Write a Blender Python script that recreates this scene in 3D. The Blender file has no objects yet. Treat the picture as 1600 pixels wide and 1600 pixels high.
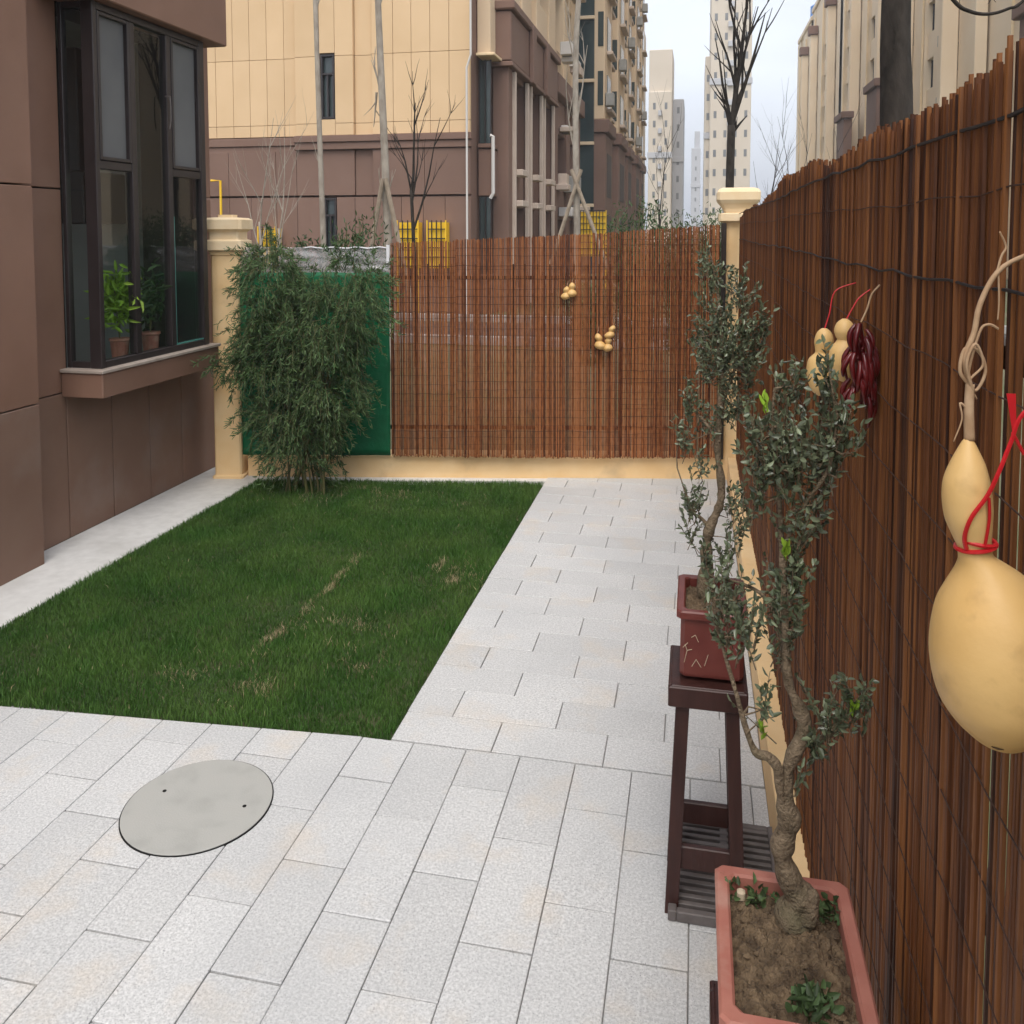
import bpy, math, random
import numpy as np
from mathutils import Vector, Matrix, noise as mnoise

random.seed(7)
rng = np.random.default_rng(7)
sc = bpy.context.scene
COL = sc.collection

# ------------------------------------------------------------------ camera
cam_d = bpy.data.cameras.new('camera')
cam = bpy.data.objects.new('camera', cam_d)
COL.objects.link(cam)
sc.camera = cam
cam.location = (0, 0, 2.0)
cam.rotation_euler = (math.radians(90 - 3.5), 0, math.atan(287 / 1350))
cam_d.sensor_fit = 'HORIZONTAL'
cam_d.sensor_width = 36
cam_d.lens = 36 * 1350 / 1600
cam_d.shift_y = -(800 - (360 + 1350 * math.tan(math.radians(3.5)))) / 1600
cam_d.clip_start = 0.05
cam_d.clip_end = 2000

# ------------------------------------------------------------------ sky and sun (overcast)
SUN_EL, SUN_AZ = math.radians(60), math.radians(176)
world = bpy.data.worlds.new('World')
sc.world = world
world.use_nodes = True
wn, wl = world.node_tree.nodes, world.node_tree.links
bg = wn['Background']
sky = wn.new('ShaderNodeTexSky')
sky.sky_type = 'NISHITA'
sky.sun_disc = False
sky.sun_elevation = SUN_EL
sky.sun_rotation = SUN_AZ
sky.air_density = 1.0
sky.dust_density = 4.0
sky.ozone_density = 1.0
hs = wn.new('ShaderNodeHueSaturation')
hs.inputs['Saturation'].default_value = 0.34
wl.new(sky.outputs[0], hs.inputs['Color'])
# thin, even cloud cover lifts and evens the sky
cl = wn.new('ShaderNodeMix'); cl.data_type = 'RGBA'
cl.inputs[0].default_value = 0.62
cl.inputs[7].default_value = (5.3, 5.65, 6.3, 1)
wl.new(hs.outputs[0], cl.inputs[6])
tc = wn.new('ShaderNodeTexCoord'); cm = wn.new('ShaderNodeMapping'); cm.inputs['Scale'].default_value = (1,1,2.4)
cn = wn.new('ShaderNodeTexNoise'); cn.inputs['Scale'].default_value = 3.2; cn.inputs['Detail'].default_value = 6
wl.new(tc.outputs['Generated'], cm.inputs['Vector']); wl.new(cm.outputs[0], cn.inputs['Vector'])
cr_ = wn.new('ShaderNodeMapRange'); cr_.inputs[1].default_value = .3; cr_.inputs[2].default_value = .7; cr_.inputs[3].default_value = .90; cr_.inputs[4].default_value = 1.08
wl.new(cn.outputs['Fac'], cr_.inputs[0])
ch_ = wn.new('ShaderNodeHueSaturation'); wl.new(cl.outputs[2], ch_.inputs['Color']); wl.new(cr_.outputs[0], ch_.inputs['Value'])
wl.new(ch_.outputs[0], bg.inputs['Color'])
bg.inputs['Strength'].default_value = 0.148
sun_d = bpy.data.lights.new('sun', 'SUN')
sun_d.energy = 1.5
sun_d.angle = math.radians(40)
sun_d.color = (1.0, 0.94, 0.85)
sun = bpy.data.objects.new('sun', sun_d)
COL.objects.link(sun)
sun.location = (0, 0, 30)
sd = Vector((math.sin(SUN_AZ) * math.cos(SUN_EL), math.cos(SUN_AZ) * math.cos(SUN_EL), math.sin(SUN_EL)))
sun.rotation_euler = sd.to_track_quat('Z', 'Y').to_euler()
vs = sc.view_settings
vs.view_transform = 'Standard'
vs.look = 'None'
vs.gamma = 1
vs.use_curve_mapping = False
vs.exposure = 0.66
sc.cycles.max_bounces = 6
sc.cycles.diffuse_bounces = 3
sc.cycles.glossy_bounces = 3
sc.cycles.transmission_bounces = 4
sc.cycles.transparent_max_bounces = 8
sc.cycles.volume_bounces = 0
sc.cycles.use_adaptive_sampling = True
sc.cycles.adaptive_threshold = 0.02

# ------------------------------------------------------------------ helpers
class MB:
    """collects shapes; build() links them as one mesh object"""
    def __init__(s):
        s.v = []; s.f = []; s.chunks = []
    def box(s, x0, x1, y0, y1, z0, z1, T=None):
        p = [(x0,y0,z0),(x1,y0,z0),(x1,y1,z0),(x0,y1,z0),(x0,y0,z1),(x1,y0,z1),(x1,y1,z1),(x0,y1,z1)]
        if T: p = [T(*q) for q in p]
        b = len(s.v); s.v += p
        s.f += [tuple(b+i for i in q) for q in ((3,2,1,0),(4,5,6,7),(0,1,5,4),(1,2,6,5),(2,3,7,6),(3,0,4,7))]
        return s
    def cbox(s, x0, x1, y0, y1, z0, z1, c=0.004, T=None):
        """box with chamfered edges"""
        b = len(s.v); pts = []
        for z, i in ((z0,c),(z0+c,0),(z1-c,0),(z1,c)):
            for (sx, sy, kx, ky) in ((0,0,1,0),(1,0,-1,0),(1,0,0,1),(1,1,0,-1),(1,1,-1,0),(0,1,1,0),(0,1,0,-1),(0,0,0,1)):
                X = (x0, x1)[sx]; Y = (y0, y1)[sy]
                X += i * (1 if sx == 0 else -1); Y += i * (1 if sy == 0 else -1)
                pts.append((X + kx*c, Y + ky*c, z))
        if T: pts = [T(*q) for q in pts]
        s.v += pts
        for r in range(3):
            for k in range(8):
                a = b+r*8+k; a2 = b+r*8+(k+1) % 8
                s.f.append((a, a2, a2+8, a+8))
        s.f.append(tuple(b+7-k for k in range(8))); s.f.append(tuple(b+24+k for k in range(8)))
        return s
    def tube(s, pts, radii, n=6, cap=True):
        b = len(s.v); pts = [Vector(p) for p in pts]; m = len(pts)
        if not hasattr(radii, '__len__'): radii = [radii]*m
        ref = None
        for i, p in enumerate(pts):
            t = (pts[min(i+1, m-1)] - pts[max(i-1, 0)])
            if t.length < 1e-9: t = Vector((0,0,1))
            t.normalize()
            if ref is None:
                ref = Vector((1,0,0)) if abs(t.x) < .8 else Vector((0,1,0))
            a = (ref - t*ref.dot(t)).normalized(); ref = a
            c = t.cross(a)
            for k in range(n):
                q = 2*math.pi*k/n
                s.v.append(tuple(p + (a*math.cos(q) + c*math.sin(q))*radii[i]))
        for i in range(m-1):
            for k in range(n):
                k2 = (k+1) % n
                s.f.append((b+i*n+k, b+i*n+k2, b+(i+1)*n+k2, b+(i+1)*n+k))
        if cap:
            s.f.append(tuple(b+n-1-k for k in range(n)))
            s.f.append(tuple(b+(m-1)*n+k for k in range(n)))
        return s
    def rings(s, cs, rx, n=24, sq=1.0):
        """horizontal rings (centre, radius) stacked"""
        b = len(s.v); m = len(cs)
        for i, c in enumerate(cs):
            for k in range(n):
                q = 2*math.pi*k/n
                s.v.append((c[0]+rx[i]*math.cos(q), c[1]+rx[i]*sq*math.sin(q), c[2]))
        for i in range(m-1):
            for k in range(n):
                k2 = (k+1) % n
                s.f.append((b+i*n+k, b+i*n+k2, b+(i+1)*n+k2, b+(i+1)*n+k))
        s.f.append(tuple(b+n-1-k for k in range(n)))
        s.f.append(tuple(b+(m-1)*n+k for k in range(n)))
        return s
    def sqrings(s, cx, cy, prof, T=None, ratio=1.0):
        """square mouldings: prof = [(half width, z), ...]"""
        b = len(s.v); m = len(prof)
        for h, z in prof:
            c = h*.12; hy = h*ratio
            q = [(cx-h+c,cy-hy),(cx+h-c,cy-hy),(cx+h,cy-hy+c),(cx+h,cy+hy-c),(cx+h-c,cy+hy),(cx-h+c,cy+hy),(cx-h,cy+hy-c),(cx-h,cy-hy+c)]
            s.v += [(T(a, e, z) if T else (a, e, z)) for a, e in q]
        for i in range(m-1):
            for k in range(8):
                k2 = (k+1) % 8
                s.f.append((b+i*8+k, b+i*8+k2, b+(i+1)*8+k2, b+(i+1)*8+k))
        s.f.append(tuple(b+7-k for k in range(8))); s.f.append(tuple(b+(m-1)*8+k for k in range(8)))
        return s
    def quad(s, *p):
        b = len(s.v); s.v += [tuple(q) for q in p]; s.f.append(tuple(range(b, b+len(p)))); return s
    def build(s, name, mat, parent=None, smooth=False, origin=None):
        me = bpy.data.meshes.new(name)
        if parent is not None: o0 = WO[parent]
        elif origin is not None: o0 = Vector(origin)
        else:
            a = np.array(s.v); o0 = Vector(((a[:,0].min()+a[:,0].max())/2, (a[:,1].min()+a[:,1].max())/2, a[:,2].min()))
        me.from_pydata([(p[0]-o0.x, p[1]-o0.y, p[2]-o0.z) for p in s.v], [], s.f)
        return finish(name, me, mat, parent, smooth, o0)

WO = {}
def finish(name, me, mat, parent, smooth, o0):
    if mat is not None: me.materials.append(mat)
    if smooth: me.shade_smooth()
    o = bpy.data.objects.new(name, me); COL.objects.link(o)
    WO[o] = Vector(o0)
    if parent is not None: o.parent = parent
    else: o.location = o0
    return o
def npmesh(name, V, Fq, mat, parent=None, rnd=None, smooth=False, origin=None):
    """V (n,3), Fq (m,k) all faces with k corners; rnd per-vertex attribute"""
    o0 = WO[parent] if parent is not None else Vector(origin if origin is not None else (float(V[:,0].mean()), float(V[:,1].mean()), float(V[:,2].min())))
    me = bpy.data.meshes.new(name)
    m, k = Fq.shape
    me.vertices.add(len(V)); me.loops.add(m*k); me.polygons.add(m)
    me.vertices.foreach_set('co', (V - np.array(o0)).astype(np.float32).ravel())
    me.loops.foreach_set('vertex_index', Fq.astype(np.int32).ravel())
    me.polygons.foreach_set('loop_start', np.arange(0, m*k, k, dtype=np.int32))
    if rnd is not None:
        at = me.attributes.new('rnd', 'FLOAT', 'POINT'); at.data.foreach_set('value', rnd.astype(np.float32))
    me.update(calc_edges=True); me.validate()
    return finish(name, me, mat, parent, smooth, o0)
def tag(o, label=None, cat=None, group=None, kind=None):
    if label: o['label'] = label
    if cat: o['category'] = cat
    if group: o['group'] = group
    if kind: o['kind'] = kind
    return o
def thing(name, loc, label, cat, group=None):
    o = bpy.data.objects.new(name, None); COL.objects.link(o)
    o.empty_display_size = .1
    o.location = loc; WO[o] = Vector(loc)
    return tag(o, label, cat, group)
def inst(src, loc, rot=(0,0,0), scale=(1,1,1), parent=None, name=None):
    o = src.copy(); COL.objects.link(o)
    if name: o.name = name
    if parent is not None:
        o.parent = parent; loc = Vector(loc) - WO[parent]
    o.location = loc; o.rotation_euler = rot; o.scale = scale
    return o
def copy_tree(o, parent=None):
    c = o.copy(); COL.objects.link(c)
    if parent is not None: c.parent = parent
    for ch in o.children: copy_tree(ch, c)
    return c

# ------------------------------------------------------------------ materials
def rgba(c): return (c[0], c[1], c[2], 1)
def mat(name, c1, c2=None, rough=.7, scale=6, detail=6, stretch=(1,1,1), bump=0, bscale=None, coords='pos',
        orand=0, irand=0, arand=0, spec=.4, metallic=0, transl=0, fac=(.3,.7), stain=None, transm=0, coat=0):
    m = bpy.data.materials.new(name); m.use_nodes = True
    N, L = m.node_tree.nodes, m.node_tree.links
    P = N['Principled BSDF']
    P.inputs['Roughness'].default_value = rough
    P.inputs['Specular IOR Level'].default_value = spec
    P.inputs['Metallic'].default_value = metallic
    P.inputs['Coat Weight'].default_value = coat
    if coords == 'pos':
        g = N.new('ShaderNodeNewGeometry'); vec = g.outputs['Position']
    else:
        g = N.new('ShaderNodeTexCoord'); vec = g.outputs['Object']
    mp = N.new('ShaderNodeMapping'); mp.inputs['Scale'].default_value = stretch
    L.new(vec, mp.inputs['Vector'])
    if coords != 'pos' and (orand or irand):
        oi0 = N.new('ShaderNodeObjectInfo'); ml = N.new('ShaderNodeMath'); ml.operation = 'MULTIPLY'; ml.inputs[1].default_value = 37.
        L.new(oi0.outputs['Random'], ml.inputs[0]); L.new(ml.outputs[0], mp.inputs['Location'])
    nt = N.new('ShaderNodeTexNoise'); nt.inputs['Scale'].default_value = scale; nt.inputs['Detail'].default_value = detail
    L.new(mp.outputs[0], nt.inputs['Vector'])
    mr = N.new('ShaderNodeMapRange'); mr.inputs[1].default_value = fac[0]; mr.inputs[2].default_value = fac[1]
    L.new(nt.outputs['Fac'], mr.inputs[0])
    mx = N.new('ShaderNodeMix'); mx.data_type = 'RGBA'
    mx.inputs[6].default_value = rgba(c1); mx.inputs[7].default_value = rgba(c2 if c2 else c1)
    L.new(mr.outputs[0], mx.inputs[0])
    col = mx.outputs[2]
    def mul(colin, valout, lo, hi):
        r = N.new('ShaderNodeMapRange'); r.inputs[3].default_value = lo; r.inputs[4].default_value = hi
        L.new(valout, r.inputs[0])
        h = N.new('ShaderNodeHueSaturation'); L.new(colin, h.inputs['Color']); L.new(r.outputs[0], h.inputs['Value'])
        return h.outputs[0]
    if orand:
        oi = N.new('ShaderNodeObjectInfo'); col = mul(col, oi.outputs['Random'], 1-orand, 1+orand)
    if irand:
        gi = N.new('ShaderNodeNewGeometry'); col = mul(col, gi.outputs['Random Per Island'], 1-irand, 1+irand)
    if arand:
        an = N.new('ShaderNodeAttribute'); an.attribute_name = 'rnd'; col = mul(col, an.outputs['Fac'], 1-arand, 1+arand)
    if stain:   # (colour, scale, lo, hi, amount)
        n2 = N.new('ShaderNodeTexNoise'); n2.inputs['Scale'].default_value = stain[1]; n2.inputs['Detail'].default_value = 5
        g2 = N.new('ShaderNodeNewGeometry'); L.new(g2.outputs['Position'], n2.inputs['Vector'])
        r2 = N.new('ShaderNodeMapRange'); r2.inputs[1].default_value = stain[2]; r2.inputs[2].default_value = stain[3]; r2.inputs[4].default_value = stain[4]
        L.new(n2.outputs['Fac'], r2.inputs[0])
        m2 = N.new('ShaderNodeMix'); m2.data_type = 'RGBA'; m2.inputs[7].default_value = rgba(stain[0])
        L.new(r2.outputs[0], m2.inputs[0]); L.new(col, m2.inputs[6]); col = m2.outputs[2]
    L.new(col, P.inputs['Base Color'])
    if bump:
        nb = N.new('ShaderNodeTexNoise'); nb.inputs['Scale'].default_value = bscale or scale*4; nb.inputs['Detail'].default_value = 5
        L.new(mp.outputs[0], nb.inputs['Vector'])
        b = N.new('ShaderNodeBump'); b.inputs['Strength'].default_value = bump; b.inputs['Distance'].default_value = .01
        L.new(nb.outputs['Fac'], b.inputs['Height']); L.new(b.outputs[0], P.inputs['Normal'])
    if transl:
        out = N['Material Output']; tr = N.new('ShaderNodeBsdfTranslucent'); L.new(col, tr.inputs['Color'])
        ms = N.new('ShaderNodeMixShader'); ms.inputs[0].default_value = transl
        L.new(P.outputs[0], ms.inputs[1]); L.new(tr.outputs[0], ms.inputs[2]); L.new(ms.outputs[0], out.inputs['Surface'])
    if transm:
        out = N['Material Output']; tr = N.new('ShaderNodeBsdfTransparent')
        ms = N.new('ShaderNodeMixShader'); ms.inputs[0].default_value = transm
        L.new(P.outputs[0], ms.inputs[1]); L.new(tr.outputs[0], ms.inputs[2]); L.new(ms.outputs[0], out.inputs['Surface'])
    return m
def glass(name, tint=(.75,.82,.8), refl=.9, rough=.02):
    m = bpy.data.materials.new(name); m.use_nodes = True
    N, L = m.node_tree.nodes, m.node_tree.links
    N.remove(N['Principled BSDF'])
    t = N.new('ShaderNodeBsdfTransparent'); t.inputs['Color'].default_value = rgba(tint)
    g = N.new('ShaderNodeBsdfGlossy'); g.inputs['Roughness'].default_value = rough; g.inputs['Color'].default_value = (refl,refl,refl,1)
    fr = N.new('ShaderNodeFresnel'); fr.inputs['IOR'].default_value = 1.65
    ge = N.new('ShaderNodeNewGeometry'); iv = N.new('ShaderNodeMath'); iv.operation = 'SUBTRACT'; iv.inputs[0].default_value = 1
    mu = N.new('ShaderNodeMath'); mu.operation = 'MULTIPLY'
    L.new(ge.outputs['Backfacing'], iv.inputs[1]); L.new(iv.outputs[0], mu.inputs[0]); L.new(fr.outputs[0], mu.inputs[1])
    ms = N.new('ShaderNodeMixShader')
    L.new(mu.outputs[0], ms.inputs[0]); L.new(t.outputs[0], ms.inputs[1]); L.new(g.outputs[0], ms.inputs[2])
    L.new(ms.outputs[0], N['Material Output'].inputs['Surface'])
    return m

def granite_mat(name):
    m = bpy.data.materials.new(name); m.use_nodes = True
    N, L = m.node_tree.nodes, m.node_tree.links; P = N['Principled BSDF']
    P.inputs['Roughness'].default_value = .75; P.inputs['Specular IOR Level'].default_value = .3
    g = N.new('ShaderNodeNewGeometry')
    def noise(scale, detail=3, rough=.6):
        n = N.new('ShaderNodeTexNoise'); n.inputs['Scale'].default_value = scale; n.inputs['Detail'].default_value = detail; n.inputs['Roughness'].default_value = rough
        L.new(g.outputs['Position'], n.inputs['Vector']); return n.outputs['Fac']
    def ramp(v, a, b, lo=0., hi=1.):
        r = N.new('ShaderNodeMapRange'); r.inputs[1].default_value = a; r.inputs[2].default_value = b; r.inputs[3].default_value = lo; r.inputs[4].default_value = hi
        L.new(v, r.inputs[0]); return r.outputs[0]
    def mix(f, a, b):
        x = N.new('ShaderNodeMix'); x.data_type = 'RGBA'
        L.new(f, x.inputs[0])
        for i, c in ((6,a),(7,b)):
            if isinstance(c, tuple): x.inputs[i].default_value = rgba(c)
            else: L.new(c, x.inputs[i])
        return x.outputs[2]
    speck = mix(ramp(noise(120, 3), .36, .64), (.46,.46,.458), (.66,.658,.652))
    dark = mix(ramp(noise(260, 1), .63, .70), speck, (.28,.28,.29))
    blot = mix(ramp(noise(3.4, 6), .53, .70, 0, .30), dark, (.66,.52,.36))
    blot2 = mix(ramp(noise(1.3, 6), .42, .72, 0, .45), blot, (.40,.41,.42))
    oi = N.new('ShaderNodeObjectInfo')
    h = N.new('ShaderNodeHueSaturation'); L.new(blot2, h.inputs['Color'])
    L.new(ramp(oi.outputs['Random'], 0, 1, .94, 1.04), h.inputs['Value'])
    L.new(h.outputs[0], P.inputs['Base Color'])
    b = N.new('ShaderNodeBump'); b.inputs['Strength'].default_value = .35; b.inputs['Distance'].default_value = .004
    L.new(noise(170, 2), b.inputs['Height']); L.new(b.outputs[0], P.inputs['Normal'])
    return m

def bamboo_mat(name, a, b, c, zs=.035, ns=160):
    """split reed: every reed its own tone, long streaks along it"""
    m = bpy.data.materials.new(name); m.use_nodes = True
    N, L = m.node_tree.nodes, m.node_tree.links; P = N['Principled BSDF']
    P.inputs['Roughness'].default_value = .5; P.inputs['Specular IOR Level'].default_value = .35
    oi = N.new('ShaderNodeObjectInfo'); ge = N.new('ShaderNodeNewGeometry')
    ad = N.new('ShaderNodeMath'); ad.operation = 'ADD'
    L.new(oi.outputs['Random'], ad.inputs[0]); L.new(ge.outputs['Random Per Island'], ad.inputs[1])
    fr = N.new('ShaderNodeMath'); fr.operation = 'FRACT'; L.new(ad.outputs[0], fr.inputs[0])
    mp = N.new('ShaderNodeMapping'); mp.inputs['Scale'].default_value = (1,1,zs)
    L.new(ge.outputs['Position'], mp.inputs['Vector'])
    nz = N.new('ShaderNodeTexNoise'); nz.inputs['Scale'].default_value = ns; nz.inputs['Detail'].default_value = 5
    L.new(mp.outputs[0], nz.inputs['Vector'])
    sm = N.new('ShaderNodeMath'); sm.operation = 'MULTIPLY_ADD'; sm.inputs[1].default_value = .9; 
    L.new(nz.outputs['Fac'], sm.inputs[0])
    s2 = N.new('ShaderNodeMath'); s2.operation = 'MULTIPLY_ADD'; s2.inputs[1].default_value = .75; s2.inputs[2].default_value = -.30
    L.new(fr.outputs[0], s2.inputs[0]); L.new(s2.outputs[0], sm.inputs[2])
    cr = N.new('ShaderNodeValToRGB'); e = cr.color_ramp.elements
    e[0].position = .12; e[0].color = rgba(a); e[1].position = .85; e[1].color = rgba(c)
    k = e.new(.5); k.color = rgba(b)
    L.new(sm.outputs[0], cr.inputs[0]); L.new(cr.outputs[0], P.inputs['Base Color'])
    # nodes of the reed: darker marks now and then
    bp = N.new('ShaderNodeBump'); bp.inputs['Strength'].default_value = .4; bp.inputs['Distance'].default_value = .003
    L.new(nz.outputs['Fac'], bp.inputs['Height']); L.new(bp.outputs[0], P.inputs['Normal'])
    return m

MT = dict(
    granite=granite_mat('granite'),
    bed=mat('paving_bed', (.42,.405,.385), (.14,.135,.125), rough=.95, scale=2.2),
    bed2=mat('path_bed', (.36,.35,.335), (.27,.26,.25), rough=.95, scale=12),
    strip=mat('strip_stone', (.60,.585,.56), (.70,.685,.66), rough=.8, scale=14, bump=.15, bscale=200, stain=((.38,.36,.33), 2.2, .5, .75, .5)),
    soil=mat('soil', (.060,.038,.022), (.21,.145,.085), rough=.95, scale=34, bump=1.0, bscale=140),
    lawn_soil=mat('lawn_soil', (.035,.06,.018), (.10,.085,.045), rough=.95, scale=7, bump=.5, bscale=80, fac=(.45,.75)),
    grass=mat('grass_blade', (.048,.130,.022), (.105,.190,.042), rough=.55, scale=3.0, arand=.45, transl=.25, spec=.25),
    dry=mat('dry_blade', (.52,.43,.26), (.36,.29,.16), rough=.8, scale=9, arand=.4, transl=.2),
    outer=mat('outer_ground', (.075,.095,.035), (.16,.13,.085), rough=.95, scale=.8, bump=.3, bscale=14),
    asphalt=mat('asphalt', (.05,.048,.045), (.075,.07,.066), rough=.9, scale=3),
    kerb=mat('kerb_concrete', (.36,.35,.33), (.28,.27,.25), rough=.85, scale=4),
    panel=mat('brown_panel', (.200,.108,.072), (.242,.134,.092), rough=.55, scale=2.4, detail=9, orand=.05, bump=.04, bscale=150, stain=((.24,.15,.11), .9, .5, .8, .5)),
    panel_low=mat('brown_panel_weathered', (.195,.110,.075), (.23,.14,.10), rough=.65, scale=2.2, orand=.05, bump=.05, bscale=150, stain=((.27,.215,.185), 2.6, .52, .76, .45)),
    core=mat('house_core', (.03,.025,.02), rough=.95),
    sill=mat('sill_stone', (.36,.29,.24), (.43,.36,.31), rough=.6, scale=9, stain=((.22,.17,.14), 5, .5, .7, .5)),
    frame=mat('window_frame', (.022,.016,.016), (.030,.022,.022), rough=.38, scale=5, spec=.5),
    glass=glass('pane_glass', (.90,.95,.93)),
    green_strip=mat('pane_strip', (.10,.30,.26), rough=.2),
    screen=mat('insect_screen', (.145,.145,.145), (.185,.185,.18), rough=.8, scale=2.2, transm=.22),
    room=mat('room_wall', (.30,.30,.28), (.24,.24,.225), rough=.9, scale=2),
    cream=mat('cream_render', (.84,.56,.27), (.90,.65,.36), rough=.85, scale=5, bump=.12, bscale=120, stain=((.40,.29,.18), 3.1, .56, .78, .6)),
    cap=mat('cream_stone', (.80,.60,.36), (.85,.68,.45), rough=.75, scale=8, bump=.08, bscale=120),
    iron=mat('iron_paint', (.022,.018,.016), (.035,.024,.018), rough=.55, scale=20),
    wire=mat('tie_wire', (.014,.012,.014), rough=.6),
    rust=mat('rusty_wire', (.045,.022,.014), (.07,.03,.018), rough=.8, scale=40),
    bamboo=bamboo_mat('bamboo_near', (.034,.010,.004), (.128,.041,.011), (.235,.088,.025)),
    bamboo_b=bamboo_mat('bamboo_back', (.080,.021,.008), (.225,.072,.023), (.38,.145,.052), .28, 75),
    mesh=mat('green_mesh', (.006,.135,.050), (.012,.20,.080), rough=.55, scale=9, bump=.3, bscale=40, transl=.25),
    plastic=mat('clear_plastic', (.62,.62,.64), (.45,.43,.43), rough=.12, scale=5, transm=.62, spec=.8),
    white=mat('white_edge', (.78,.78,.80), rough=.5),
    bark=mat('bonsai_bark', (.12,.085,.052), (.27,.20,.13), rough=.9, scale=45, bump=1.0, bscale=160, stain=((.08,.085,.04), 14, .5, .7, .5)),
    leaf=mat('bonsai_leaf', (.100,.130,.066), (.180,.205,.125), rough=.30, scale=14, arand=.5, transl=.12, spec=.65),
    leaf_new=mat('new_leaf', (.22,.36,.03), (.30,.45,.05), rough=.45, scale=14, arand=.3, transl=.3),
    fine=mat('bamboo_leaf', (.060,.125,.040), (.125,.195,.075), rough=.5, scale=3.5, arand=.55, transl=.22),
    shrub=mat('shrub_leaf', (.040,.085,.030), (.085,.13,.05), rough=.55, scale=3, arand=.5, transl=.2),
    cane=mat('cane', (.10,.11,.035), (.16,.13,.06), rough=.6, scale=8),
    terra=mat('terracotta', (.32,.105,.075), (.42,.17,.125), rough=.6, scale=11, bump=.1, bscale=60, stain=((.46,.28,.22), 14, .52, .72, .6)),
    dpot=mat('red_brown_glaze', (.125,.026,.020), (.17,.042,.032), rough=.4, scale=12),
    relief=mat('pale_relief', (.50,.40,.28), rough=.7),
    wood=mat('dark_wood', (.030,.010,.008), (.055,.020,.016), rough=.42, scale=6, stretch=(6,6,.6), bump=.1, bscale=30),
    grate=mat('grate', (.095,.08,.075), (.15,.13,.125), rough=.6, scale=20),
    dark=mat('dark_void', (.008,.008,.008), rough=1),
    cover=mat('manhole_concrete', (.34,.338,.315), (.43,.425,.40), rough=.7, scale=9, detail=10, bump=.1, bscale=150, stain=((.29,.28,.255), 9, .5, .75, .35)),
    gourd=mat('gourd_skin', (.66,.40,.14), (.73,.48,.20), rough=.46, scale=11, detail=9, spec=.4, bump=.08, bscale=60, stain=((.46,.27,.10), 26, .57, .72, .5)),
    blossom=mat('gourd_scar', (.10,.06,.03), rough=.9),
    vine=mat('dry_vine', (.36,.22,.12), (.50,.34,.21), rough=.85, scale=60),
    ribbon=mat('red_ribbon', (.62,.015,.02), (.50,.01,.015), rough=.45, scale=20),
    chili=mat('dried_chili', (.065,.004,.005), (.14,.009,.010), rough=.28, scale=30, irand=.5, spec=.6),
    beige=mat('beige_panel', (.66,.46,.265), (.72,.51,.305), rough=.8, scale=.9, orand=.035),
    beige3=mat('pale_cream_render', (.78,.63,.45), (.84,.70,.52), rough=.85, scale=.4),
    beige2=mat('beige_render', (.66,.50,.335), (.72,.56,.39), rough=.85, scale=.4),
    brown=mat('brown_stone', (.185,.110,.082), (.215,.130,.098), rough=.75, scale=.8, orand=.05),
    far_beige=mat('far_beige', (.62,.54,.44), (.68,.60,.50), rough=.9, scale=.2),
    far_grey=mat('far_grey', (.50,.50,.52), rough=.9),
    pale=mat('pale_trim', (.50,.40,.33), (.56,.46,.38), rough=.8, scale=2),
    wglass=mat('far_glass', (.030,.045,.048), (.055,.075,.075), rough=.12, scale=.7, spec=.7),
    wdark=mat('balcony_shade', (.06,.05,.045), (.085,.07,.062), rough=.7, scale=1),
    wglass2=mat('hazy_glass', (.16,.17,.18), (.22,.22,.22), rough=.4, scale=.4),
    yellow=mat('yellow_paint', (.85,.50,.012), (.88,.56,.03), rough=.5, scale=3),
    pipe=mat('white_pipe', (.60,.57,.54), rough=.5),
    pale_bark=mat('pale_bark', (.42,.37,.31), (.26,.22,.18), rough=.9, scale=12, stretch=(1,1,.5)),
    dark_bark=mat('dark_bark', (.016,.013,.010), (.050,.040,.033), rough=.95, scale=18, stretch=(1,1,.4), bump=.9, bscale=35),
    pole=mat('stake_wood', (.36,.29,.22), (.24,.19,.14), rough=.9, scale=10),
    blue=mat('blue_tank', (.10,.25,.60), rough=.6),
)

# ================================================================== SETTING
# ground sheet reaching the horizon
g = MB(); g.quad((-1500,-400,-.06),(1500,-400,-.06),(1500,1600,-.06),(-1500,1600,-.06))
tag(g.build('ground', MT['outer'], origin=(0,0,-.06)), kind='structure')
g = MB(); g.quad((-60,15.2,-.05),(60,15.2,-.05),(60,18.6,-.05),(-60,18.6,-.05)); tag(g.build('road', MT['asphalt']), kind='structure')
for yk in (14.95, 18.75):
    k = MB(); k.cbox(-40, 40, yk, yk+.18, -.06, .10, .01); tag(k.build('kerb', MT['kerb']), kind='structure')

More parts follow.
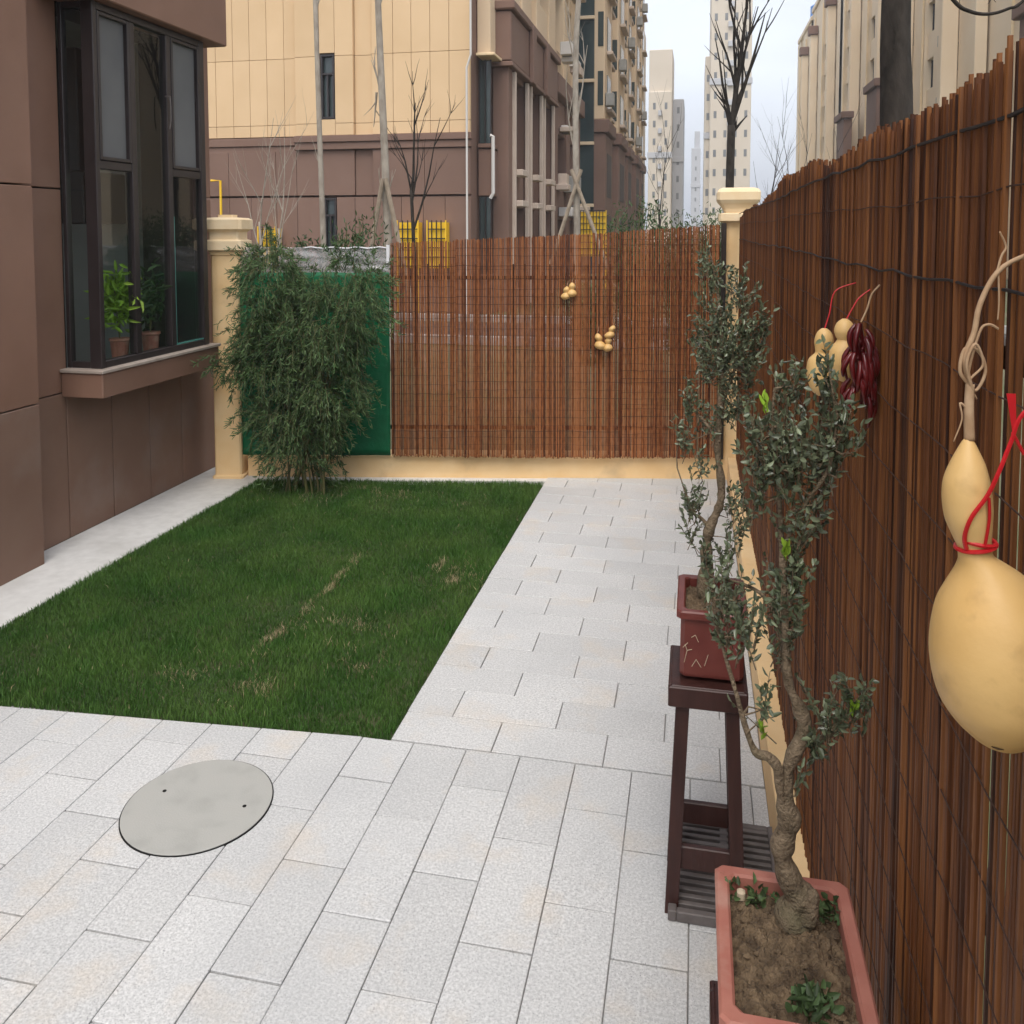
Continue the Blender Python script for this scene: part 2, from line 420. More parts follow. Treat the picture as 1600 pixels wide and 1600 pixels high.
# --- paved yard: a bed below, every stone its own piece
def stone_mesh(L, W, name):
    b = MB(); b.cbox(-L/2, L/2, -W/2, W/2, -.04, 0, .0022)
    me = bpy.data.meshes.new(name); me.from_pydata(b.v, [], b.f); me.materials.append(MT['granite']); return me
patio = MB(); patio.box(-3.96, .27, -.6, 2.96, -.05, -.012); patio.box(-1.155, .27, 2.961, 3.115, -.05, -.012); patio.v += [(-3.96,2.961,-.012),(-1.156,2.961,-.012),(-1.156,3.12,-.012),(-3.96,2.965,-.012)]; patio.f.append((16,17,18,19))
patio = tag(patio.build('patio_paving', MT['bed'], origin=(0,0,0)), kind='structure')
SM = stone_mesh(.2085, .424, 'paver_long')
cnt = 0
xs = np.arange(-3.95, .36, .2115)
for i, x in enumerate(xs):
    xc = x + .042
    off = random.uniform(0, .43) if i % 2 else random.uniform(.1,.3)
    off = (i % 2)*.215 + random.uniform(-.06,.06)
    y = .95 - off
    while y < (3.09 if xc > -1.2 else 3.09 + (xc+1.151)*.0702):
        lim = 3.112 if xc > -1.2 else 3.120 + (xc+1.151)*.0702
        y1 = min(y + .43, lim)
        if lim - y1 < .12: y1 = lim
        if y1 - y > .03 and xc + .1 < .45:
            if y1 > lim-1e-6 and xc < -1.2:
                lx = xc; q = MB(); q.cbox(xc-.10425, xc+.10425, y+.0015, y1-.0015, -.04, 0, .0022, T=lambda a,b,c,lx=lx,ym=(y+y1)/2: (a, b+(.0702*(a-lx) if b > ym else 0), c))
                q.build('paver', MT['granite'], patio); y = y1; continue
            o = bpy.data.objects.new('paver', SM); COL.objects.link(o); o.parent = patio
            wf = min(1, (.268-(xc-.104))/.2085)
            if wf < .1: y = y1; continue
            o.location = (xc-.104+.2085*wf/2, (y+y1)/2, random.uniform(-.0012,.0012)); o.scale = (wf, (y1-y-random.choice((.003,.004,.009)))/.424, 1)
            o.rotation_euler = (random.uniform(-.003,.003), random.uniform(-.006,.006), random.uniform(-.004,.004)); cnt += 1
        y = y1
path = MB(); path.box(-1.155, .27, 3.117, 7.1, -.05, -.012)
path = tag(path.build('path_paving', MT['bed2'], origin=(0,0,0)), kind='structure')
SM2 = stone_mesh(.424, .2005, 'paver_cross')
y = 3.12; r = 0
while y < 7.0:
    x = -1.152 - (r % 2)*.212 - random.uniform(0,.05)
    wd = .203
    while x < .268:
        x1 = min(x + .43, .268); x0 = max(x, -1.152)
        if x1 - x0 > .03:
            o = bpy.data.objects.new('paver', SM2); COL.objects.link(o); o.parent = path
            o.location = ((x0+x1)/2, y+wd/2, random.uniform(-.0012,.0012)); o.scale = ((x1-x0-random.choice((.0025,.003,.0045)))/.424, 1, 1)
            o.rotation_euler = (random.uniform(-.003,.003), random.uniform(-.002,.002), 0)
        x = x1
    y += wd; r += 1
# pale strips beside the house and along the back wall
st = MB(); st.cbox(-3.96, -3.41, 2.968, 7.0, -.05, .002, .004)
tag(st.build('side_strip', MT['strip']), kind='structure')
BA = math.atan2(.443, 2.342)                      # direction of the back wall
def B(s, d, z):                                   # s along the back wall from its left end, d towards the yard
    c, n = math.cos(BA), math.sin(BA)
    return (-3.60 + s*c + d*n, 6.333 + s*n - d*c, z)
st = MB(); st.box(.0, 2.62, .0, .085, -.05, -.004, T=B)
tag(st.build('back_strip', MT['strip']), kind='structure')

# --- lawn: soil sheet with blades
def lawn_y0(x): return 3.128 + (x + 1.151)*.0 if x > -1.151 else 3.125 + (x+1.151)*.078*.9
def lawn_y1(x): return 6.64 + (x + 1.163)*.173
ls = MB(); nx, ny = 30, 40
for j in range(ny+1):
    for i in range(nx+1):
        x = -3.41 + (2.255)*i/nx; t = j/ny; y = 3.0 if False else (lawn_y0(x)*(1-t) + lawn_y1(x)*t)
        e = min(i, nx-i, j, ny-j)
        ls.v.append((x, y, -.018 + (.012 if e else 0) + .010*mnoise.noise((x*2.1, y*2.1, 3))))
for j in range(ny):
    for i in range(nx):
        a = j*(nx+1)+i; ls.f.append((a, a+1, a+nx+2, a+nx+1))
lawn = tag(ls.build('lawn', MT['lawn_soil'], smooth=True, origin=(0,0,0)), kind='structure')
# small pavement wedge in front of the lawn's slanting edge
wg = MB(); wg.v = [(-3.41,3.116,-.004),(-1.155,3.116,-.004),(-3.41,lawn_y0(-3.41)-.003,-.004)]
PATCH = [(-1.99,3.78,.035,.09,.9),(-1.98,4.30,.022,.13,.65),(-2.01,4.66,.03,.12,.8),(-1.72,3.96,.10,.08,.55),(-1.44,4.88,.09,.05,.9),(-1.31,4.66,.08,.07,.6),(-2.23,3.45,.08,.06,.5),(-1.85,3.33,.08,.05,.6),(-1.47,3.66,.06,.05,.6),(-1.55,3.90,.06,.06,.35),(-2.33,6.15,.35,.10,.35),(-2.0,6.08,.25,.10,.35),(-2.75,6.05,.3,.2,.5)]
def bare(x, y):
    w = np.zeros_like(x)
    for cx, cy, rx, ry, a in PATCH:
        w = np.maximum(w, a*np.exp(-((x-cx)/rx)**2 - ((y-cy)/ry)**2))
    return w
def blades(n, hmin, hmax, wid, dry=False):
    x = rng.uniform(-3.408, -1.158, n); t = rng.uniform(0, 1, n)
    y0 = np.where(x > -1.151, 3.128, 3.125 + (x+1.151)*.0702); y1 = 6.64 + (x+1.163)*.173
    y = y0*(1-t) + y1*t
    w = bare(x, y)*np.clip(np.array([mnoise.noise((a*9, b*5, 7)) for a, b in zip(x, y)])*2.2+.55, 0, 1.1)
    if dry:
        k_ = rng.integers(0, len(PATCH), n); pa = np.array(PATCH)[k_]; sel = rng.uniform(0,1,n) < .55
        x = np.where(sel, np.clip(pa[:,0]+rng.normal(size=n)*pa[:,2]*.8, -3.4, -1.16), x); y = np.where(sel, np.clip(pa[:,1]+rng.normal(size=n)*pa[:,3]*1.0, 3.15, 6.2), y)
        nz = np.array([mnoise.noise((a*9, b*5, 7)) for a, b in zip(x, y)])
        keep = rng.uniform(0,1,n) < np.where(sel, pa[:,4]*np.clip(nz*2.6+.62,0,1.2), .05)
    else:
        keep = rng.uniform(0,1,n) > w*1.2
    x, y = x[keep], y[keep]; n = len(x)
    clump = np.array([mnoise.noise((a*3.1, b*3.1, 0)) for a, b in zip(x[::1], y[::1])]) if n < 400000 else 0
    h = rng.uniform(hmin, hmax, n)*(1 + .35*clump)
    ang = rng.uniform(0, 2*np.pi, n); lean = rng.uniform(.1, .7, n)*h
    la = rng.uniform(0, 2*np.pi, n)
    dx, dy = np.cos(ang)*wid/2, np.sin(ang)*wid/2
    lx, ly = np.cos(la)*lean, np.sin(la)*lean
    # keep the blades over the bed's edges short
    x2 = np.clip(x+lx, -3.435, -1.138)
    z0 = -.012
    V = np.empty((n, 5, 3))
    V[:,0] = np.stack([x-dx, y-dy, np.full(n, z0)], 1); V[:,1] = np.stack([x+dx, y+dy, np.full(n, z0)], 1)
    V[:,2] = np.stack([x+dx*.75+(x2-x)*.35, y+dy*.75+ly*.35, z0+h*.62], 1); V[:,3] = np.stack([x-dx*.75+(x2-x)*.35, y-dy*.75+ly*.35, z0+h*.62], 1)
    V[:,4] = np.stack([x2, y+ly, z0+h*.95], 1)
    b = (np.arange(n)*5)[:,None]
    F = np.concatenate([np.concatenate([b, b+1, b+2], 1), np.concatenate([b, b+2, b+3], 1), np.concatenate([b+3, b+2, b+4], 1)])
    rn = np.clip(rng.uniform(0,1,n)*.7 + .15 + .25*clump, 0, 1)
    return V.reshape(-1,3), F, np.repeat(rn, 5)
V, F, R = blades(200000, .018, .045, .0034)
go = npmesh('grass', V, F, MT['grass'], rnd=R, origin=(-2.28, 4.8, 0))
tag(go, 'short dark green grass of the small lawn', 'grass', kind='stuff')
V, F, R = blades(20000, .018, .042, .0040, dry=True)
go = npmesh('dry_grass', V, F, MT['dry'], rnd=R, origin=(-2.28, 4.8, 0))
tag(go, 'thin dry straw-coloured grass in the bare patches', 'grass', kind='stuff')

# ================================================================== HOUSE (left)
house = thing('house', (-3.96, 5.5, 0), 'brown panelled house wall with dark projecting bay window', 'house')
c = MB(); c.box(-4.24,-3.99,-1,4.85,0,7.2); c.box(-4.24,-3.99,6.03,6.53,0,7.2); c.box(-4.24,-3.99,4.85,6.03,0,1.0); c.box(-4.24,-3.99,4.85,6.03,3.44,7.2); c.box(-7.5,-4.24,6.33,6.53,0,7.2)
c.build('wall_core', MT['core'], house)
rm = MB(); rm.box(-7.2,-7.0,3,6.33,.9,1.5); rm.box(-7.2,-7.0,3,6.33,3.4,3.5); rm.box(-7.2,-7.0,3,3.2,1.5,3.4); rm.box(-7.2,-7.0,6.1,6.33,1.5,3.4); rm.box(-7.0,-4.24,2.9,3.0,.9,3.5); rm.box(-7.0,-4.24,3,6.33,.8,.9); rm.box(-7.0,-4.24,3,6.33,3.5,3.6)  # unseen opening added in the far wall to let more light into the room
rm.box(-7.0,-4.24,6.30,6.328,.9,3.5); rm.box(-4.29,-4.245,3.0,4.84,.9,3.5)
rm.build('interior_wall', MT['room'], house)
pn = lambda *a, m='panel': MB().cbox(*a, .004).build('wall_panel', MT[m], house)
# below the sill
ye = [4.385,4.80,5.24,5.66,6.07,6.545]
for a, b in zip(ye[:-1], ye[1:]): pn(-3.985,-3.96,a+.004,b-.004,.0,.955, m='panel_low')
# beside the bay window
for z0, z1 in ((.963,2.258),(2.268,3.60),(3.61,5.0),(5.01,6.4)):
    pn(-3.985,-3.96,4.389,4.808,z0,z1)
    pn(-3.985,-3.96,6.065,6.545,z0,z1)
    if z0 > 3.5: pn(-3.985,-3.96,4.816,6.057,z0,z1)
# end face towards the back
for z0, z1 in ((0,.955),(.963,2.258),(2.268,3.60),(3.61,5.0)): pn(-7.4,-3.962,6.532,6.552,z0,z1)
# nearer pilaster, set forward
for z0, z1 in ((0,.970),(.978,2.258),(2.268,3.60),(3.61,5.0)):
    for a, b in ((3.2,4.383),(2.0,3.192),(.8,1.992),(-.4,.792)):
        pn(-3.97 if False else -3.955,-3.80,a,b,z0,z1, m='panel_low' if z0 == 0 else 'panel')
# bay: sill box, roof box
s1 = MB().cbox(-3.958,-3.655,4.755,6.12,.935,1.092,.006).build('bay_sill', MT['panel'], house)
MB().cbox(-3.958,-3.642,4.742,6.133,1.094,1.116,.004).build('sill_cap', MT['sill'], s1)
MB().cbox(-3.958,-3.62,4.62,6.27,3.437,4.9,.008).build('bay_roof', MT['panel'], house)
# bay window
win = MB()
zb, zt, xf = 1.117, 3.435, -3.70
def fr(y0,y1,z0,z1,x0=xf-.06,x1=xf): win.cbox(x0,x1,y0,y1,z0,z1,.004)
fr(4.81,4.850,zb,zt,xf-.085,xf+.002)                      # corner post
for ym in (5.200, 5.605): fr(ym-.028,ym+.028,zb+.045,zt-.05)
fr(5.995,6.06,zb,zt,xf-.075,xf+.002)
fr(4.850,5.995,zb,zb+.045); fr(4.850,5.995,zt-.05,zt)
fr(4.850,5.172,2.390,2.445,xf-.058,xf-.003); fr(5.633,5.995,2.390,2.445,xf-.058,xf-.003)
win.cbox(-3.955,-3.925,4.812,4.86,zb,zt,.004); win.cbox(-3.925,xf-.087,4.815,4.86,zb,zb+.04,.004); win.cbox(-3.925,xf-.087,4.815,4.86,zt-.04,zt,.004)
win.cbox(-3.955,xf-.08,6.02,6.058,zb,zt,.004)
window = win.build('bay_window', MT['frame'], house)
def pane(y0,y1,z0,z1,screen=False,x=xf-.025):
    return MB().box(x-.004,x,y0,y1,z0,z1).build('pane', MT['screen'] if screen else MT['glass'], window)
def sash(y0,y1,z0,z1,screen=False):
    b = MB(); w = .024; x0, x1 = xf-.054, xf+.004
    b.cbox(x0,x1,y0,y0+w,z0,z1,.003); b.cbox(x0,x1,y1-w,y1,z0,z1,.003); b.cbox(x0,x1-.002,y0+w,y1-w,z0,z0+w,.003); b.cbox(x0,x1-.002,y0+w,y1-w,z1-w,z1,.003)
    b.build('sash', MT['frame'], window); pane(y0+w,y1-w,z0+w,z1-w,screen)
sash(4.853,5.169,2.448,zt-.053,True); sash(5.636,5.992,2.448,zt-.053,True)
pane(4.850,5.172,zb+.045,2.390); pane(5.228,5.577,zb+.045,zt-.05); pane(5.633,5.995,zb+.045,2.390)
# thin green strips at the side and foot of the right lower pane
MB().box(xf-.022,xf-.006,5.635,5.645,zb+.05,2.10).build('pane_strip', MT['green_strip'], window)
MB().box(xf-.022,xf-.006,5.645,5.99,zb+.046,zb+.056).build('pane_strip', MT['green_strip'], window)
MB().box(-3.925,xf-.087,4.834,4.838,zb+.04,zt-.04).build('pane', MT['glass'], window)
h = MB(); h.tube([(xf,5.56,2.95),(xf+.035,5.562,2.95),(xf+.040,5.562,2.90),(xf+.040,5.562,2.78),(xf+.03,5.56,2.72)], .0045, 8)
h.build('window_handle', MT['grate'], window)
# range hood inside, seen dimly
hd = thing('range_hood', (-4.75,5.95,1.9), 'dark range hood inside behind the middle pane', 'range hood')
MB().cbox(-5.0,-4.5,5.7,6.2,2.05,2.45,.01).build('hood_body', MT['frame'], hd); MB().cbox(-4.85,-4.65,5.85,6.05,2.45,3.4,.01).build('flue', MT['frame'], hd)

# leaf clouds ------------------------------------------------------
def leaves(P, D, ln, wd, curl=.12, flat=None):
    """six-cornered leaves folded along the midrib: P base points, D unit directions"""
    n = len(P)
    ln = np.broadcast_to(ln, (n,))[:,None]; wd = np.broadcast_to(wd, (n,))[:,None]
    r = rng.normal(size=(n,3)); S = np.cross(D, r); S /= np.linalg.norm(S, axis=1)[:,None] + 1e-9
    Nn = np.cross(S, D)
    V = np.empty((n,6,3))
    V[:,0] = P
    V[:,1] = P + D*ln*.38 + S*wd*.5 + Nn*wd*.18
    V[:,2] = P + D*ln*.78 + S*wd*.33 + Nn*wd*.10 - Nn*ln*curl*.5
    V[:,3] = P + D*ln - Nn*ln*curl
    V[:,4] = P + D*ln*.78 - S*wd*.33 + Nn*wd*.10 - Nn*ln*curl*.5
    V[:,5] = P + D*ln*.38 - S*wd*.5 + Nn*wd*.18
    b = (np.arange(n)*6)[:,None]
    F = np.concatenate([np.concatenate([b,b+1,b+2,b+3],1), np.concatenate([b,b+3,b+4,b+5],1)])
    return V.reshape(-1,3), F
def unit(a): return a/(np.linalg.norm(a, axis=1)[:,None]+1e-9)

# potted plants on the inner sill
def window_plant(loc, label, bright, n, h):
    t = thing('potted_plant', loc, label, 'potted plant', 'plants inside the bay window')
    x, y, z = loc
    MB().rings([(x,y,z),(x,y,z+.01),(x,y,z+.13),(x,y,z+.135),(x,y,z+.15)],[.045,.05,.062,.07,.068],16).build('pot', MT['terra'], t, smooth=False)
    P = np.array([x,y,z+.15]) + rng.normal(size=(n,3))*np.array([.05,.06,.085]) + np.array([0,0,h*.45])
    D = unit(rng.normal(size=(n,3))*.7 + np.array([0,0,.1]))
    V, F = leaves(P, D, rng.uniform(.05,.10,n), .024, .5)
    npmesh('foliage', V, F, MT['leaf_new'] if bright else MT['shrub'], t, np.repeat(rng.uniform(0,1,n),6))
    s = MB()
    for k in range(4): s.tube([(x,y,z+.14),(x+random.uniform(-.04,.04),y+random.uniform(-.04,.04),z+.15+h*.6)], .004, 5)
    s.build('stem', MT['cane'], t)
window_plant((-3.84,5.18,1.117), 'yellow-green potted plant behind the left window pane', True, 260, .55)
window_plant((-3.86,5.55,1.117), 'dim dark green potted plant behind the middle window pane', False, 170, .55)

# ================================================================== BACK WALL, PILLARS, FENCES
lw = MB(); lw.cbox(.05, 3.93, -.20, .0, -.05, .176, .006, T=B)
lw = tag(lw.build('low_wall', MT['cream']), 'low cream rendered wall under the back bamboo screens', 'wall', 'cream low walls')
lw2 = MB(); lw2.cbox(.27, .50, .3, 7.02, -.05, .19, .006)
tag(lw2.build('low_wall', MT['cream']), 'low cream rendered wall running under the long right bamboo fence', 'wall', 'cream low walls')
# gate pillar by the house
gp = thing('pillar', B(-.085,-.03,0), 'square cream pillar with stepped cap beside the house end', 'pillar', 'cream fence pillars')
gx, gy = -.085, -.03
MB().sqrings(gx,gy,[(.125,-.02),(.125,.02),(.108,.03),(.108,1.80),(.118,1.805),(.118,1.83)],T=B).build('shaft', MT['cream'], gp)
cp = MB().sqrings(gx,gy,[(.118,1.831),(.150,1.845),(.150,1.915),(.120,1.93),(.120,1.985),(.135,2.0),(.158,2.01),(.158,2.085),(.13,2.10),(.06,2.105),(.06,2.125)],T=B).build('cap', MT['cap'], gp)
# corner pillar
kp = thing('pillar', (.325,7.15,0), 'cream corner pillar with rounded cap where the two bamboo fences meet', 'pillar', 'cream fence pillars')
MB().sqrings(.325,7.15,[(.105,-.02),(.105,2.06)]).build('shaft', MT['cream'], kp)
MB().sqrings(.325,7.15,[(.106,2.061),(.150,2.075),(.150,2.13),(.105,2.14),(.115,2.17),(.135,2.20),(.150,2.215),(.165,2.24),(.165,2.30),(.150,2.325),(.12,2.335)]).build('cap', MT['cap'], kp)
po = MB(); po.cbox(3.855,3.890,.035,.07,.177,2.06,.003,T=B)
tag(po.build('fence_post', MT['iron']), 'black steel post beside the cream corner pillar', 'post')

# iron railing behind the back screens
ir = thing('iron_railing', B(2.4,-.06,.176), 'dark iron railing behind the back bamboo screens', 'railing')
for z in (.40, 1.62): MB().box(1.20,3.85,-.075,-.045,z-.015,z+.015,T=B).build('rail', MT['iron'], ir)
bar0 = None
for k in range(27):
    s = 1.23 + k*.098
    if bar0 is None:
        b = MB(); b.box(-.009,.009,-.009,.009,0,1.56); bm_ = b.build('bar', MT['iron'], None, origin=(0,0,0)); bar0 = bm_; bm_.parent = ir; p = Vector(B(s,-.06,.170)) - WO[ir]; bm_.location = p; bm_.rotation_euler.z = BA
    else: inst(bar0, B(s,-.06,.170), (0,0,BA), parent=ir)

# one reed, flattened half round, with two knuckles; unit height 1 m
def reed_mesh(name, w, d, matl, seed):
    r = random.Random(seed); b = MB()
    zz = [0,.21,.215,.22,.52,.525,.53,.8,1]
    for z in zz:
        k = 1.10 if z in (.215,.525) else 1.0
        for (a, e) in ((-.5,.0),(-.32,-.42),(.0,-.55),(.32,-.42),(.5,.0)):
            b.v.append((a*w*k, e*d*k, z))
    m = len(zz)
    for i in range(m-1):
        for j in range(4):
            b.f.append((i*5+j, i*5+j+1, (i+1)*5+j+1, (i+1)*5+j))
        b.f.append((i*5+4, i*5, (i+1)*5, (i+1)*5+4))
    b.f.append((4,3,2,1,0)); b.f.append(tuple((m-1)*5+j for j in range(5)))
    me = bpy.data.meshes.new(name); me.from_pydata(b.v, [], b.f); me.materials.append(matl); return me, b
back_reed, _ = reed_mesh('reed_back', .0079, .006, MT['bamboo_b'], 1)
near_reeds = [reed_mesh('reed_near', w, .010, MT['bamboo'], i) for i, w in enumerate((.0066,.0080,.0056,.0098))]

def back_screen(s0, s1, ztop0, ztop1, pitch, label, d=.05, seed=0, wires=26):
    t = thing('bamboo_screen', B((s0+s1)/2, d, .18), label, 'bamboo screen', 'bamboo screens on the back wall')
    r = random.Random(seed); s = s0
    while s < s1:
        f = (s-s0)/(s1-s0); zt = ztop0*(1-f) + ztop1*f + r.uniform(-.008,.006); zb = .18 + r.uniform(-.006,.012)
        o = bpy.data.objects.new('reed', back_reed); COL.objects.link(o); o.parent = t
        o.location = Vector(B(s, d + r.uniform(-.002,.002), zb)) - WO[t]
        o.rotation_euler = (r.uniform(-.002,.002), r.uniform(-.0035,.0035), BA + r.uniform(-.3,.3)); o.scale = (r.uniform(.8,1.15), 1, zt-zb)
        s += pitch*r.uniform(.85,1.2)
    for k in range(wires):
        z = .27 + k*(min(ztop0,ztop1)-.33)/(wires-1)
        zj = r.uniform(-.022,.022)
        w = MB(); pts = [B(s0 + (s1-s0)*i/14, d+.008, z + zj + r.uniform(-.004,.004)) for i in range(15)]
        w.tube(pts, r.choice((.0008,.0012,.0017)), 4); w.build('tie_wire', MT['rust'], t)
    return t
back_screen(1.245, 1.765, 1.905, 1.915, .0087, 'left bamboo screen of the back fence, beside the green mesh', d=.045, seed=1)
back_screen(1.760, 3.070, 1.925, 1.985, .0084, 'wide middle bamboo screen of the back fence, hung with small gourds', d=.060, seed=2)
back_screen(3.065, 3.845, 1.990, 2.045, .0081, 'right bamboo screen of the back fence, beside the corner pillar', d=.045, seed=3, wires=30)

# long bamboo fence on the right: the 300 nearest reeds singly, the rest joined
bf = thing('bamboo_fence', (.345,3.9,.19), 'long dark brown bamboo reed fence along the right side', 'fence')
r = random.Random(11)
y = .62; n = 0; rest = MB()
ztop = lambda y: 2.192 + .012*math.sin(y*2.3) + .010*math.sin(y*7.1+1) - max(0, (y-3.6))*.028
while y < 7.02:
    w = r.choice((0,0,1,1,2,3)); me, src = near_reeds[w]
    width = (.0066,.0080,.0056,.0098)[w]
    zt = ztop(y) + r.uniform(-.016,.010); zb = .19 + r.uniform(-.004,.010)
    x = .345 + r.uniform(-.0035,.0035) + .006*math.sin(y*1.7)
    yc = y + width/2; tilt = r.uniform(-.0035,.0035)
    rot = (tilt, r.uniform(-.002,.002), -math.pi/2 + r.uniform(-.25,.25))
    if n < 300:
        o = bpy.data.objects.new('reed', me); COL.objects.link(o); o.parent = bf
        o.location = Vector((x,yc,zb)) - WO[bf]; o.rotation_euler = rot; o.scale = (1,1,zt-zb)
    else:
        M_ = Matrix.Translation((x,yc,zb)) @ Matrix.Rotation(rot[2],4,'Z') @ Matrix.Diagonal((1,1,zt-zb,1))
        bb = len(rest.v); rest.v += [tuple(M_ @ Vector(q)) for q in src.v]; rest.f += [tuple(bb+i for i in f) for f in src.f]
    n += 1
    y += width*r.uniform(.84,.99) + (.002 if r.random() < .010 else 0)
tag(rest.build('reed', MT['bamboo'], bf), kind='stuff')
for k in range(17):
    z = .30 + k*.1165; rad = .0011
    if k == 16: z = 2.135; rad = .0028
    if k == 14: rad = .0022
    w = MB(); pts = [(.345-.0105+r.uniform(-.0012,.0005) + .006*math.sin((.62+i*.11)*1.7), .62+i*.11, z + r.uniform(-.004,.004) + (.004*math.sin(i*.25+k) if k > 13 else 0)) for i in range(59)]
    w.tube(pts, rad, 5); w.build('tie_wire', MT['wire' if rad > .002 else 'rust'], bf)
for z in (.45, 1.15, 1.85):
    MB().box(.358,.385,.5,7.0,z-.014,z+.014).build('rail', MT['iron'], bf)

# green mesh sheet and clear plastic strip behind the bush
def sheet(name, s0, s1, z0, z1, d, matl, label, cat, amp=.008, th=.003, ns=40, nz=30, sd=0):
    b = MB()
    for side in (0,1):
        for j in range(nz+1):
            for i in range(ns+1):
                u, v = i/ns, j/nz; s = s0+(s1-s0)*u + .006*mnoise.noise((v*5, sd, 1)); z = z0+(z1-z0)*v + .008*mnoise.noise((u*6, sd, 2))
                dd = d + amp*mnoise.noise((u*9+sd, v*5, 0)) + amp*.6*mnoise.noise((u*22+sd, v*13, 4)) + (th if side else 0)
                b.v.append(B(s, dd, z))
    K = (ns+1)*(nz+1)
    for j in range(nz):
        for i in range(ns):
            a = j*(ns+1)+i; b.f.append((a, a+ns+1, a+ns+2, a+1)); b.f.append((K+a, K+a+1, K+a+ns+2, K+a+ns+1))
    ed = [i for i in range(ns+1)] + [j*(ns+1)+ns for j in range(1,nz+1)] + [nz*(ns+1)+i for i in range(ns-1,-1,-1)] + [j*(ns+1) for j in range(nz-1,0,-1)]
    for q in range(len(ed)): a, c_ = ed[q], ed[(q+1) % len(ed)]; b.f.append((a, c_, K+c_, K+a))
    return tag(b.build(name, matl, smooth=True), label, cat)
gm = sheet('green_mesh_sheet', .02, 1.225, .185, 1.665, .03, MT['mesh'], 'green mesh sheet hung on the back fence behind the bush', 'mesh sheet', sd=3)
ps = thing('plastic_sheet', B(.62,.0,1.66), 'clear glossy plastic sheet above the green mesh', 'plastic sheet')
q = sheet('sheet', .02, 1.225, 1.60, 1.865, .012, MT['plastic'], None, None, amp=.012, sd=8)
q.parent = ps; q.location = WO[q] - WO[ps]
MB().box(1.205,1.23,.030,.036,1.74,1.885,T=B).build('edge_strip', MT['white'], ps)
MB().box(.013,.020,.02,.028,1.66,1.85,T=B).build('edge_strip', MT['white'], ps)
q = MB(); q.tube([B(.55+.05*i,.02,1.862+.006*math.sin(i*1.7)) for i in range(14)], .006, 6); q.build('edge_strip', MT['white'], ps)

# ================================================================== BUSH (feathery, weeping)
def bush():
    t = thing('feathery_bush', (-2.95,6.05,0), 'large feathery green bush in front of the green mesh', 'bush')
    tips = []; stems = MB(); twigs = MB()
    # crown lobes: centre x, centre z, radius x, radius z, weight
    lobes = [(-3.13,1.55,.22,.42,1.2),(-2.50,1.50,.24,.36,1.2),(-2.80,1.25,.40,.42,2.2),(-3.16,1.00,.30,.40,1.5),(-2.70,.85,.26,.40,1.3),(-2.95,.62,.38,.36,1.4),(-3.47,1.05,.07,.20,.12)]
    for k in range(16):
        b0 = Vector((-2.93+random.uniform(-.20,.20), 6.08+random.uniform(-.1,.1), -.01))
        lb = lobes[k % 6]
        e = Vector((lb[0]+random.uniform(-.5,.5)*lb[2], 6.02+random.uniform(-.18,.16), lb[1]+lb[3]*random.uniform(.2,.9)))
        m1 = b0.lerp(e,.4) + Vector((random.uniform(-.05,.05), random.uniform(-.05,.05), .12))
        pts = [b0, b0.lerp(m1,.5)+Vector((0,0,.05)), m1, m1.lerp(e,.55)+Vector((0,0,.06)), e]
        stems.tube(pts, [.009,.008,.006,.004,.002], 6)
    stems.build('stem', MT['cane'], t)
    P = []; D = []
    lobes.append((-2.93,.34,.26,.22,.5)); tot = sum(l[4] for l in lobes); SPR = 3000
    for lx, lz, rx, rz, w in lobes:
        for k in range(int(SPR*w/tot)):
            u = rng.normal(size=3); u /= np.linalg.norm(u); rr = rng.uniform(.25,1)**.5
            c0 = np.array([lx+u[0]*rx*rr, 6.02+u[1]*.24*rr, lz+u[2]*rz*rr])
            if mnoise.noise((c0[0]*5.5, c0[1]*5.5, c0[2]*4.5)) < -.15: continue
            c0[1] = min(c0[1], 6.333+.189*(c0[0]+3.6)-.07)
            dr = np.array([u[0]*.55+rng.normal()*.25, u[1]*.4+rng.normal()*.2-.1, -.35+rng.normal()*.5]); dr /= np.linalg.norm(dr)
            L_ = rng.uniform(.10,.22); mid = c0 + dr*L_*.5 + np.array([0,0,.03]); end = c0 + dr*L_ - np.array([0,0,.04])
            twigs.tube([c0, mid, end], [.0018,.0014,.0008], 3, cap=False)
            n = int(rng.integers(16,28))
            f = rng.uniform(0,1,n)[:,None]; pts = c0*(1-f)**2 + 2*mid*f*(1-f) + end*f**2
            P.append(pts); D.append(unit(dr + rng.normal(size=(n,3))*.55 + np.array([0,0,-.25])))
    # shoots standing above the crown
    for (x0, z0, x1, z1) in ((-3.14,1.75,-3.15,2.02),(-3.10,1.75,-3.09,1.95),(-2.48,1.7,-2.45,1.98),(-2.58,1.7,-2.62,1.92),(-2.36,1.6,-2.30,1.86),(-3.22,1.7,-3.26,1.88)):
        n = 90; f = rng.uniform(0,1,n)[:,None]
        pts = np.array([x0,6.0,z0])*(1-f)+np.array([x1,6.0,z1])*f + rng.normal(size=(n,3))*.035*(1.1-f)
        P.append(pts); D.append(unit(rng.normal(size=(n,3))*.6+np.array([0,0,.6])))
        twigs.tube([(x0,6.0,z0),(x1,6.0,z1)], [.004,.0015], 4)
    P = np.concatenate(P); D = np.concatenate(D); n = len(P)
    V, F = leaves(P, D, rng.uniform(.026,.058,n), rng.uniform(.0045,.008,n), .25)
    npmesh('foliage', V, F, MT['fine'], t, np.repeat(rng.uniform(0,1,n),6))
    twigs.build('twig', MT['cane'], t)
bush()

